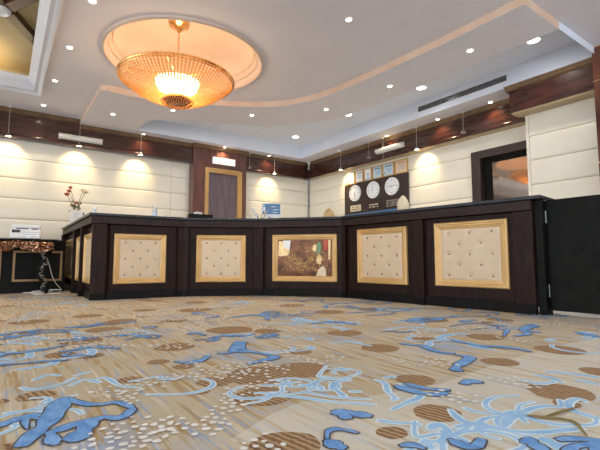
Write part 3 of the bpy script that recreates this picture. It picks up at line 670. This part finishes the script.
# ------------------------------------------------------------------ things on the counter
ZT = 1.0605
t = thing('sign_holder', 'white paper notice in a clear upright holder on the left wing of the counter', 'sign', (.97,7.85,ZT), R(24))
mb = MB(); mb.box(-.11,.11,-.004,.004,.004,.27); mb.build('notice', 'paper', t)
mb = MB(); mb.box(-.115,.115,-.05,.05,0,.004); mb.build('base', 'glassb', t)
mb = MB()
for k in range(6): mb.box(-.05,.05-.012*(k%3),-.0052,-.0042,.215-.016*k,.220-.016*k)
mb.build('print', 'paleblue', t)
fv = thing('flower_vase', 'slim white vase of dried red and cream roses behind the white notice', 'vase', (1.0,8.12,ZT))
mb = MB(); mb.lathe([(.03,0),(.035,.01),(.03,.1),(.022,.2),(.026,.25),(.022,.25),(.018,.2),(.02,.02)], n=20); mb.build('vase', 'white', fv, smooth=True)
rr = random.Random(9)
for k, (x, z, mat_, r) in enumerate([(-.16,.56,'red',.04),(-.11,.68,'red',.032),(-.13,.62,'red',.034),(.13,.63,'rose',.05),(.09,.65,'rose',.04),(-.01,.42,'red',.03),(-.07,.40,'rose',.03),(.0,.28,'rose',.045)]):
    mb = MB(); mb.tube([(0,0,.23),(x*.35,.01,.23+(z-.23)*.5),(x,.0,z)], .004, 5); stem = mb.build('stem', 'leaf', fv)
    mb = MB()
    for q in range(7):
        a = q*2.4; mb.ball((x+r*.45*math.cos(a), r*.45*math.sin(a), z+.008*(q%3)), r*.55, 8, sz=.9)
    mb.build('bloom', mat_, stem, smooth=True)
mb = MB()
for k in range(26):
    a = rr.uniform(0,6.28); L = rr.uniform(.04,.10); c = Vector((rr.uniform(-.08,.08), rr.uniform(-.04,.04), rr.uniform(.27,.46)))
    d = Vector((math.cos(a), .4*math.sin(a), rr.uniform(-.5,.9))).normalized(); s_ = d.cross(Vector((0,1,0))).normalized()*L*.28
    mb.add([c, c+d*L*.5+s_, c+d*L, c+d*L*.5-s_], [(0,1,2,3)])
mb.build('foliage', 'leaf', fv)
def bottle(name, label, loc, r, h, mat_):
    t = thing(name, label, 'bottle', loc)
    mb = MB(); mb.lathe([(r*.95,0),(r,.006),(r,h*.55),(r*.8,h*.64),(r*.35,h*.70),(r*.35,h*.74)], n=20, cap=True); mb.build('body', mat_, t, smooth=True)
    mb = MB(); mb.lathe([(r*.42,h*.74),(r*.42,h*.82),(r*.15,h*.84),(r*.15,h*.94)], n=14, cap=True); mb.box(-r*.9,r*.25,-.006,.006,h*.93,h); mb.build('pump', 'white', t)
    mb = MB(); mb.lathe([(r*1.01,h*.15),(r*1.01,h*.45)], n=20, a0=PI, a1=2*PI); mb.build('sticker', 'paleblue', t)
    return t
bottle('sanitizer_bottle', 'white pump dispenser standing at the left front corner of the worktop', (.90,5.66,ZT), .022, .12, 'white')
bottle('sanitizer_bottle', 'clear pump bottle of hand sanitizer on the worktop left of the black desk tray', (1.66,5.75,ZT), .033, .19, 'glassb')
mb = MB(); mb.lathe([(.016,0),(.018,.02),(.010,.04),(.006,.055)], (1.83,5.8,ZT), 12, cap=True)
tag(mb.build('stamp', 'steel', smooth=True), 'tiny grey object on the worktop right of the clear pump bottle', 'desk item')
mb = MB(); mb.box(1.84,2.07,5.64,5.82,ZT,ZT+.022); tag(mb.build('clipboard', 'black', bevel=.004), 'flat dark folder lying on the worktop left of the tissue box', 'folder')
mb = MB(); mb.box(1.98,2.25,5.53,5.60,ZT,ZT+.010); tag(mb.build('paper_sheet', 'paper'), 'white sheet of paper lying along the worktop edge below the folder', 'paper')
t = thing('tissue_box', 'black box with white tissues showing, on the worktop before the inner door', 'box', (2.30,5.72,ZT), R(-12))
mb = MB(); mb.box(-.17,.17,-.08,.08,0,.085); mb.build('body', 'black', t, bevel=.006)
mb = MB(); rr = random.Random(2)
for k in range(7): mb.ball((-.03+rr.uniform(-.05,.05), rr.uniform(-.02,.02), .095+rr.uniform(0,.015)), rr.uniform(.018,.028), 7, sz=.8)
mb.build('tissue', 'paper', t)
for k, (x, y, s) in enumerate(((3.02,5.42,-1),(3.19,5.36,1))):
    t = thing('swan_figurine', ['silver curved swan figurine, the left and taller one of the pair', 'silver curved swan figurine, the right one nearer the blue screen'][k], 'figurine', (x,y,ZT), R(-20), 'pair of silver figurines')
    mb = MB(); mb.lathe([(.05,0),(.052,.006),(.045,.012),(.0,.012)], n=16); mb.build('base', 'steel', t)
    mb = MB(); hh = .21 if k == 0 else .17
    mb.tube([(-.05*s,0,.015),(-.05*s,0,.07),(-.02*s,0,.13),(.03*s,0,hh)], .030, 8, .008); mb.build('wing', 'silver', t, smooth=True)
    mb = MB(); mb.tube([(.0,0,.015),(.03*s,0,.03),(.055*s,0,.06),(.045*s,0,.09)], .026, 8, .008); mb.build('neck', 'silver', t, smooth=True)
t = thing('desk_sign', 'white-framed tabletop display with a blue screen and white text lines', 'display', (3.30,5.38,ZT), R(-30))
mb = MB(); mb.box(-.15,.15,-.006,.006,.075,.295); mb.build('frame', 'white', t, bevel=.004)
mb = MB(); mb.box(-.135,.135,-.0085,-.0062,.125,.285); sc = mb.build('screen', 'blue', t)
mb = MB(); mb.box(-.125,-.095,-.0098,-.0088,.17,.235); mb.box(-.125,-.105,-.0098,-.0088,.25,.27); mb.box(.0,.06,-.0098,-.0088,.235,.245); mb.box(.02,.11,-.0098,-.0088,.19,.199); mb.box(.02,.09,-.0098,-.0088,.15,.158); mb.build('lettering', 'paper', sc)
mb = MB(); mb.box(-.11,.13,-.04,.04,0,.01); mb.box(-.03,.03,-.003,.008,.01,.078); mb.build('stand', 'steel', t)
def shell(label, loc, rz, h, w_, mt='shell'):
    t = thing('shell_lamp', label, 'lamp', loc, rz, 'pointed shell lamps on the worktop')
    n, m_ = 14, 12; v = []
    for j in range(m_+1):
        u = j/m_; rad = w_*(math.sin(PI*(.28+.72*u))**.7 if u < 1 else .0)
        for i in range(n+1):
            a = PI*(-.05+1.1*i/n); v.append((rad*math.cos(a), rad*.6*math.sin(a)+.02*u, .012+h*u))
    mb = MB(); mb.add(v, [(j*(n+1)+i, j*(n+1)+i+1, (j+1)*(n+1)+i+1, (j+1)*(n+1)+i) for j in range(m_) for i in range(n)])
    o = mb.build('shade', mt, t, smooth=True); s_ = o.modifiers.new('thick','SOLIDIFY'); s_.thickness = .004
    mb = MB(); mb.lathe([(.0,.012),(w_*.9,.012),(w_*.95,.0),(.0,0)], n=20); mb.build('base', 'gold', t)
    mb = MB(); mb.ball((0,-.01,.04), .014, 10); mb.build('bulb', 'warm', t, smooth=True)
    return t
shell('small pointed shell-shaped lamp glowing at its foot, left of the clock board', (3.88,4.70,ZT), R(125), .18, .085, 'shellg')
shell('larger pointed cream shell-shaped lamp on the worktop in front of the third clock', (3.97,3.38,ZT), R(120), .21, .075)
# ------------------------------------------------------------------ right wall: clock board, certificates
XB = XR-.002
cb = thing('clock_board', 'dark brown wall board carrying three round clocks and city plates', 'board', (XB,6.24,1.45))
mb = MB(); mb.box(-.03,0,-.93,.93,0,.77); mb.build('panel', 'board', cb, bevel=.004)
mb = MB(); mb.box(-.05,-.031,-.95,.95,.03,.075); mb.build('shelf_strip', 'blue', cb)
for k, (y, (hh, mm)) in enumerate(((6.80,(6,30)),(6.24,(6,0)),(5.71,(9,14)))):
    nm = ['white round wall clock, leftmost of the three on the brown board','white round wall clock in the middle of the brown board','white round wall clock, rightmost of the three on the brown board'][k]
    c = thing('wall_clock', nm, 'clock', (XB-.032,y,1.99), 0, 'three clocks on the brown board')
    X = Matrix(((0,0,-1,0),(1,0,0,0),(0,1,0,0),(0,0,0,1)))      # local z -> world -x, local x -> world y, local y -> world z
    X = Matrix(((0,0,-1,0),(-1,0,0,0),(0,1,0,0),(0,0,0,1)))     # as read from the room: x runs to the viewer's right
    mb = MB(); mb.lathe([(.0,0),(.18,0),(.185,.02),(.18,.032),(.168,.036),(.164,.024)], n=48); mb.build('rim', 'white', c, X, smooth=True)
    mb = MB(); mb.lathe([(.0,.022),(.166,.022)], n=48); mb.build('dial', 'clockw', c, X)
    mb = MB()
    for q in range(12):
        a = q*PI/6; L = .03 if q % 3 == 0 else .018; w_ = .006
        d = Vector((math.sin(a), math.cos(a), 0)); p = Vector((d.y,-d.x,0)); r0 = .150
        mb.add([d*r0+p*w_+Vector((0,0,.0235)), d*r0-p*w_+Vector((0,0,.0235)), d*(r0-L)-p*w_+Vector((0,0,.0235)), d*(r0-L)+p*w_+Vector((0,0,.0235))], [(0,1,2,3)])
    mb.build('hour_marks', 'ink', c, X)
    for nm2, ang, L, w_ in (('hour_hand', (hh+mm/60)*PI/6, .08, .007), ('minute_hand', mm*PI/30, .12, .005)):
        d = Vector((math.sin(ang), math.cos(ang), 0)); p = Vector((d.y,-d.x,0))*w_; z = Vector((0,0,.0255))
        mb = MB(); mb.add([-d*.02+p+z, -d*.02-p+z, d*L-p*.5+z, d*L+p*.5+z], [(0,1,2,3)]); mb.build(nm2, 'ink', c, X)
    pl = MB(); yy = y-.0; pl.box(XB-.037,XB-.031,yy-.17,yy+.17,1.585,1.72)
    po = pl.build('name_plate', ['shell','board','steel'][k]); tag(po, ['cream plate with dark lettering under the leftmost clock','dark plate with pale lettering under the middle clock','silver plate with dark lettering under the rightmost clock'][k], 'sign', 'plates under the clocks')
    mb = MB(); rr = random.Random(k+20)
    for row, z in enumerate((1.675,1.625)):
        yq = yy+.13
        while yq > yy-.12:
            L = rr.uniform(.014,.03); mb.box(XB-.0385,XB-.0372,yq-L,yq,z-.014,z+.014) if rr.random() < .85 else None; yq -= L+rr.uniform(.008,.014)
    mb.build('lettering', ['ink','shell','ink'][k], po)
cy = [7.09,6.83,6.55,6.29,5.99,5.66,5.31]
cn = ['first from the left, pale print','second from the left, pale print','third from the left, turquoise foot','fourth from the left, just right of the turquoise one','fifth from the left, wider with dark heading','last on the right, cream with a red heading']
for k in range(6):
    y1, y0 = cy[k]-.012, cy[k+1]+.012; z0, z1 = 2.222, 2.50
    c = thing('certificate', 'gold-framed certificate above the clocks, '+cn[k], 'certificate', (XB,(y0+y1)/2,z0), 0, 'row of certificates above the clocks')
    w_ = (y1-y0)/2; h_ = z1-z0
    mb = MB()
    e = .02; mb.box(-.03,0,-w_,-w_+e,0,h_); mb.box(-.03,0,w_-e,w_,0,h_); mb.box(-.03,0,-w_+e,w_-e,0,e); mb.box(-.03,0,-w_+e,w_-e,h_-e,h_); mb.build('frame', 'gold', c)
    mb = MB(); mb.box(-.015,-.001,-w_+e,w_-e,e,h_-e); mb.build('sheet', 'tuft' if k == 5 else ('paleblue' if k in (3,4) else 'paper'), c)
    if k != 2:
        mb = MB(); mb.box(-.0165,-.0152,-w_*.55,w_*.55,h_*.74,h_*.80); mb.build('heading', 'red' if k == 5 else 'ink', c)
    mb = MB()
    for q in range(4): mb.box(-.0165,-.0152,-w_*.5,w_*(.5-.1*(q%2)),h_*(.58-.09*q),h_*(.60-.09*q))
    mb.build('text_lines', 'blue', c)
    if k == 2: mb = MB(); mb.box(-.0165,-.0152,-w_*.8,w_*.8,h_*.12,h_*.22); mb.build('turquoise_strip', 'csky', c)

# ------------------------------------------------------------------ emergency lights
def emlight(label, loc, rz):
    t = thing('emergency_light', label, 'light', loc, rz, 'emergency tube lights on the wooden band')
    mb = MB(); mb.box(-.36,.36,-.02,.0,-.05,.05); mb.build('housing', 'white', t, bevel=.006)
    mb = MB(); mb.tube([(-.35,-.045,0),(.35,-.045,0)], .045, 14); mb.build('tube_cover', 'tube', t, smooth=True)
    return t
emlight('long white emergency light on the dark band at the left, above the flowers', (1.06,8.428,2.71), 0)
emlight('long white emergency light on the dark band above the clocks', (6.248,5.62,2.735), R(-90))
# exit sign
t = thing('exit_sign', 'glowing white sign with red lettering on the wooden pier above the inner door', 'sign', (3.87,PY-.012,2.66), R(0))
mb = MB(); mb.box(-.27,.27,-.045,.0,-.075,.075); mb.build('housing', 'white', t, bevel=.005)
M['signface'] = emis('sign_face', (1,.80,.78), .7); M['signred'] = emis('sign_red', (.75,.08,.06), 1.2)
mb = MB(); mb.box(-.26,.26,-.048,-.0455,-.068,.068); fc = mb.build('face', 'signface', t)
mb = MB(); rr = random.Random(4)
for k in range(9): x = -.22+.05*k; mb.box(x,x+.008,-.051,-.0485,.01,.05); mb.box(x,x+.03,-.051,-.0485,.01,.018) if k % 3 else mb.box(x,x+.03,-.051,-.0485,.042,.05)
x = -.14
for ch in 'EXIT':
    W_, H_, T_ = .05, .05, .009; zb = -.058
    if ch == 'E': mb.box(x,x+T_,-.051,-.0485,zb,zb+H_); [mb.box(x,x+W_*.8,-.051,-.0485,zb+q,zb+q+T_) for q in (0,(H_-T_)/2,H_-T_)]
    if ch == 'I': mb.box(x+.015,x+.015+T_,-.051,-.0485,zb,zb+H_)
    if ch == 'T': mb.box(x,x+W_*.8,-.051,-.0485,zb+H_-T_,zb+H_); mb.box(x+.016,x+.016+T_,-.051,-.0485,zb,zb+H_)
    if ch == 'X':
        for s_ in (0,1):
            a0, a1 = (x,x+W_*.7) if s_ == 0 else (x+W_*.7,x)
            mb.add([(a0,-.0505,zb),(a0+T_,-.0505,zb),(a1+T_,-.0505,zb+H_),(a1,-.0505,zb+H_)], [(0,1,2,3)])
    x += .065
mb.build('lettering', 'signred', fc)

# ------------------------------------------------------------------ ceiling and wall lamps
def downlight(name, label, x, y, z, r, lens, group, e, spot=True, size=110, blend=.6, col=(1,.86,.66)):
    t = thing(name, label, 'ceiling light', (x,y,z), 0, group)
    mb = MB(); mb.lathe([(r*.78,-.002),(r*.80,-.010),(r,-.012),(r*1.05,-.006),(r*1.05,.0)], n=24); mb.build('trim_ring', 'white', t, smooth=True)
    mb = MB(); mb.lathe([(.0005,-.008),(r*.79,-.004)], n=24); mb.build('lens', lens, t)
    if e: light('SPOT', (0,0,-.02), e, col, t, spot_size=R(size), spot_blend=blend, shadow_soft_size=r*.7)
    return t
def locate(x, y, z): return (x, y, z)
G1 = 'small spotlights in the soffit along the walls'
so = [(2.13,8.30,'in the soffit left of the door pier'),(5.02,8.30,'in the soffit right of the door pier'),(6.12,5.60,'in the soffit above the clocks'),(6.12,4.40,'in the soffit between the clocks and the pelmet box'),(6.12,3.42,'in the soffit beside the end of the deep pelmet box'),(3.85,8.25,'in the soffit directly above the glowing sign')]
for x, y, l in so:
    downlight('spotlight', 'small warm spotlight '+l, x, y, HS-.001, .036, 'lampw', G1, 14, size=120, col=(1,.72,.42))
G2 = 'small spotlights in the lowered ceiling ring'
for x, y, l in [(1.40,7.45,'at its far left end'),(2.17,6.67,'just below the chandelier'),(3.35,6.12,'right of the chandelier'),(4.21,5.16,'where it bends'),(4.38,3.93,'middle of its right side'),(4.39,2.68,'near end of its right side')]:
    downlight('spotlight', 'small spotlight in the lowered ceiling ring, '+l, x, y, HS-.001, .038, 'lampw', G2, 16, size=130)
G3 = 'spotlights in the flat main ceiling'
for x, y, l in [(2.89,3.15,'alone on the right of the chandelier'),(.60,4.40,'nearest of the row beside the coffer'),(.53,5.55,'second of the row beside the coffer'),(.48,6.73,'third and brightest of the row beside the coffer'),(.42,7.93,'last of the row beside the coffer, by the back wall')]:
    downlight('spotlight', 'spotlight in the main ceiling, '+l, x, y, HM-.001, .038, 'lampw', G3, 16, size=130)
G4 = 'large white downlights in the ceiling tray'
for x, y, l in [(3.48,7.40,'left one, above the inner door'),(5.20,7.46,'in the far corner of the tray'),(5.20,5.72,'above the left side of the clocks'),(5.33,4.12,'between the clocks and the vent grille'),(5.30,2.37,'nearest the viewer by the column')]:
    downlight('downlight', 'large round white downlight, '+l, x, y, HT-.001, .09, 'lampc', G4, 30, size=140, col=(1,.95,.9))
# hanging picture spots
def pendant(label, x, y, zt, dx, dy, lit, zb=2.535):
    t = thing('pendant_spot', label, 'hanging lamp', (x,y,zt), 0, 'small spots hanging on wires along the wooden band')
    mb = MB(); mb.tube([(0,0,0),(0,0,zb-zt+.04)], .0028, 6); mb.build('wire', 'wire', t)
    mb = MB(); mb.lathe([(.02,0),(.03,-.004),(.03,-.02),(.012,-.03)], n=14); mb.build('ceiling_cup', 'wire', t, smooth=True)
    mb = MB(); mb.lathe([(.012,.05),(.03,.04),(.045,.0),(.040,.0),(.026,.032),(.008,.04)], (0,0,zb-zt), 20); hd = mb.build('lamp_head', 'steel', t, smooth=True)
    if lit:
        mb = MB(); mb.lathe([(.0005,.006),(.038,.006)], (0,0,zb-zt), 16); mb.build('lens', 'lampw', hd)
        l = light('SPOT', (0,0,zb-zt-.002), 26, (1,.70,.36), t, spot_size=R(88), spot_blend=.7, shadow_soft_size=.03)
        l.rotation_euler = (R(48),0,0) if dy else (0,-R(48),0)
    return t
pendant('lit hanging spot at the far left of the back wall', -.03,8.29,HM, 0,1,True)
pendant('lit hanging spot above the vase of roses', 1.02,8.29,HM, 0,1,True)
pendant('lit hanging spot left of the door pier', 2.09,8.29,HS, 0,1,True)
pendant('lit hanging spot right of the door pier', 5.17,8.29,HS, 0,1,True)
pendant('lit hanging spot on the right wall left of the certificates', 6.16,7.04,HS, 1,0,True)
pendant('lit hanging spot on the right wall just right of the certificates', 6.16,4.90,HS, 1,0,True)
pendant('unlit hanging spot in front of the last clock', 6.14,5.72,HS, 1,0,False, zb=2.22)
pendant('unlit hanging spot close to the deep pelmet box', 6.14,3.92,HS, 1,0,False, zb=2.60)
pendant('unlit hanging spot left of the long white emergency light', 6.14,6.12,HS, 1,0,False, zb=2.62)
pendant('unlit hanging spot at the right edge of the pier', 4.52,8.34,HS, 1,0,False, zb=2.60)
# camera dome, smoke sensor
t = thing('security_camera', 'small white camera hanging in the far corner under the soffit', 'camera', (6.20,8.30,HS))
mb = MB(); mb.lathe([(.03,0),(.05,-.01),(.05,-.03),(.02,-.04),(.018,-.12),(.035,-.13)], n=18); mb.build('mount', 'white', t, smooth=True)
mb = MB(); mb.ball((0,0,-.165), .045, 14); mb.build('dome', 'steel', t, smooth=True)
mb = MB(); mb.lathe([(.001,-.03),(.03,-.028),(.05,-.012),(.055,0)], (6.08,7.0,HS), 20)
tag(mb.build('smoke_detector', 'white', smooth=True), 'small round smoke detector in the soffit left of the clocks', 'smoke detector')
# air vent in the tray side
v_ = thing('air_vent', 'long dark slatted air-conditioning grille in the side of the ceiling tray', 'vent', (5.80,3.77,3.115))
mb = MB(); mb.box(-.004,-.001,-.79,.79,-.05,.05); mb.build('opening', 'ink', v_)
mb = MB(); mb.box(-.012,-.004,-.80,.80,.045,.056); mb.box(-.012,-.004,-.80,.80,-.056,-.045); mb.box(-.012,-.004,-.80,-.79,-.045,.045); mb.box(-.012,-.004,.79,.80,-.045,.045); mb.build('frame', 'white', v_)
mb = MB()
for z in (-.03,-.01,.01,.03): mb.box(-.009,-.005,-.79,.79,z-.002,z+.002)
for k in range(36):
    y = -.78+1.56*k/35; mb.box(-.0105,-.0092,y-.002,y+.002,-.045,.045)
mb.build('slats', 'steel', v_)
# thin access panel in tray
mb = MB()
for (xa, ya, xb, yb_) in ((4.32,7.95,4.36,6.3),(3.35,8.0,3.7,6.9)):
    d = Vector((xb-xa,yb_-ya)).normalized(); n = Vector((-d.y,d.x))*.006
    mb.add([(xa+n.x,ya+n.y,HT-.001),(xb+n.x,yb_+n.y,HT-.001),(xb-n.x,yb_-n.y,HT-.001),(xa-n.x,ya-n.y,HT-.001)], [(0,1,2,3)])
struct(mb.build('trim_12', 'steel'))['label'] = 'thin joint lines in the tray ceiling'

# ------------------------------------------------------------------ chandelier
ch = thing('chandelier', 'large gold crystal bowl chandelier hanging in the round ceiling recess', 'chandelier', (1.68,5.01,HM+.44))
CZ = 2.73-(HM+.44)            # rim height relative to the hook
mb = MB(); mb.lathe([(.001,-.0),(.09,0),(.13,-.02),(.125,-.04),(.08,-.055),(.05,-.08),(.03,-.11),(.012,-.13)], n=32); mb.build('canopy', 'goldm', ch, smooth=True)
mb = MB()
for k in range(12):
    z = -.13-k*.036; mb.tube([(.012*math.cos(a)*(k%2), .012*math.cos(a)*(1-k%2), z-.02+.022*math.sin(a)) for a in [2*PI*q/8 for q in range(9)]], .004, 5)
mb.build('chain', 'goldm', ch, smooth=True)
mb = MB(); mb.tube([(0,0,-.56),(0,0,CZ-.22)], .010, 8); mb.build('stem', 'goldm', ch)
RB, DB = .69, .25
def bowl(u): # u 0 rim .. 1 foot
    a = u*PI/2; t = 1-u; return .145+(RB-.145)*t, -DB*(1-t**2.1)
def crystal_mat():
    m, nt, b = newmat('amber_crystal')
    b.inputs['Base Color'].default_value = (.85,.58,.33,1); b.inputs['Roughness'].default_value = .18
    tr = node(nt, 'ShaderNodeBsdfTranslucent'); tr.inputs[0].default_value = (.80,.54,.30,1)
    gl = node(nt, 'ShaderNodeBsdfGlossy'); gl.inputs[0].default_value = (.9,.62,.34,1); gl.inputs[1].default_value = .15
    tp = node(nt, 'ShaderNodeBsdfTransparent'); tp.inputs[0].default_value = (1,.82,.55,1)
    m1 = node(nt, 'ShaderNodeMixShader'); m1.inputs[0].default_value = .35
    nt.links.new(tr.outputs[0], m1.inputs[1]); nt.links.new(gl.outputs[0], m1.inputs[2])
    m2 = node(nt, 'ShaderNodeMixShader'); m2.inputs[0].default_value = .25
    nt.links.new(m1.outputs[0], m2.inputs[1]); nt.links.new(tp.outputs[0], m2.inputs[2])
    nt.links.new(m2.outputs[0], nt.nodes['Material Output'].inputs[0]); return m
M['crystal'] = crystal_mat()
NS = 96
mb0 = MB(); nb = 20
path = []
for j in range(nb*2+1):
    r_, z_ = bowl(min(j/(nb*2), .97)); path.append(Vector((r_,0,z_)))
vv = [];
for j, p in enumerate(path):
    rad = (.0150 if j % 2 else .0055)*(.08+.92*p.x/RB)*1.25
    for k in range(5):
        a = 2*PI*k/5; vv.append((p.x+rad*.7*math.cos(a)*.6, rad*math.sin(a)*1.05, p.z+CZ+rad*.8*math.cos(a)))
mb0.add(vv, [(j*5+k, j*5+(k+1)%5, (j+1)*5+(k+1)%5, (j+1)*5+k) for j in range(len(path)-1) for k in range(5)])
st = mb0.build('crystal_strand', 'crystal', ch)
for k in range(1, NS):
    o = st.copy(); COL.objects.link(o); o.parent = ch; o.rotation_euler = (0,0,2*PI*k/NS)
mb = MB()
for r_, z_, q in ((RB+.008,.012,.014),(RB*.995,-.012,.007)):
    mb.tube([(r_*math.cos(a), r_*math.sin(a), CZ+z_) for a in [2*PI*k/72 for k in range(73)]], q, 6)
for k in range(NS): 
    a = 2*PI*k/NS; mb.ball((RB*math.cos(a), RB*math.sin(a), CZ+.03), .013, 6)
for k in range(6):
    a = 2*PI*k/6; mb.tube([(.02*math.cos(a),.02*math.sin(a),CZ+.05),(RB*math.cos(a),RB*math.sin(a),CZ+.01)], .006, 5)
mb.build('rim', 'goldm', ch, smooth=True)
mb = MB(); mb.lathe([(.001,-DB+.02),(.13,-DB+.015),(.165,-DB+.03),(.17,-DB+.0),(.14,-DB-.03),(.09,-DB-.05),(.001,-DB-.055)], (0,0,CZ), 40); mb.build('foot_plate', 'cop', ch, smooth=True)
mb = MB()
for ring, (rr_, zz, n) in enumerate(((.185,-DB-.005,40),(.15,-DB-.03,32),(.10,-DB-.05,22))):
    for k in range(n):
        a = 2*PI*k/n; mb.lathe([(.001,-.04),(.007,-.025),(.006,-.008),(.001,.005)], (rr_*math.cos(a), rr_*math.sin(a), CZ+zz), 5)
mb.build('crystal_drops', 'crystal', ch)['kind'] = 'stuff'
for k in range(12):
    a = 2*PI*k/12+.2; rr_ = (.12,.20)[k%2]
    mb = MB(); mb.ball((rr_*math.cos(a), rr_*math.sin(a), CZ-(.12,.08)[k%2]), .030, 10, sz=1.5); mb.build('bulb', 'warm', ch, smooth=True)
M['frost'] = newmat('frosted_glass')[0]
_nt = M['frost'].node_tree; _tr = node(_nt, 'ShaderNodeBsdfTranslucent'); _tr.inputs[0].default_value = (1,.93,.82,1); _nt.links.new(_tr.outputs[0], _nt.nodes['Material Output'].inputs[0])
mb = MB(); mb.lathe([(.27,-.01),(.26,-.06),(.22,-.12),(.16,-.17),(.12,-.20)], (0,0,CZ), 48); mb.build('added_diffuser', 'frost', ch, smooth=True)  # frosted bowl added to blur the bulbs into a white glow
light('POINT', (0,0,CZ-.08), 17, (1,.76,.55), ch, shadow_soft_size=.18)
light('POINT', (0,0,CZ+.12), 5, (1,.60,.42), ch, shadow_soft_size=.12)
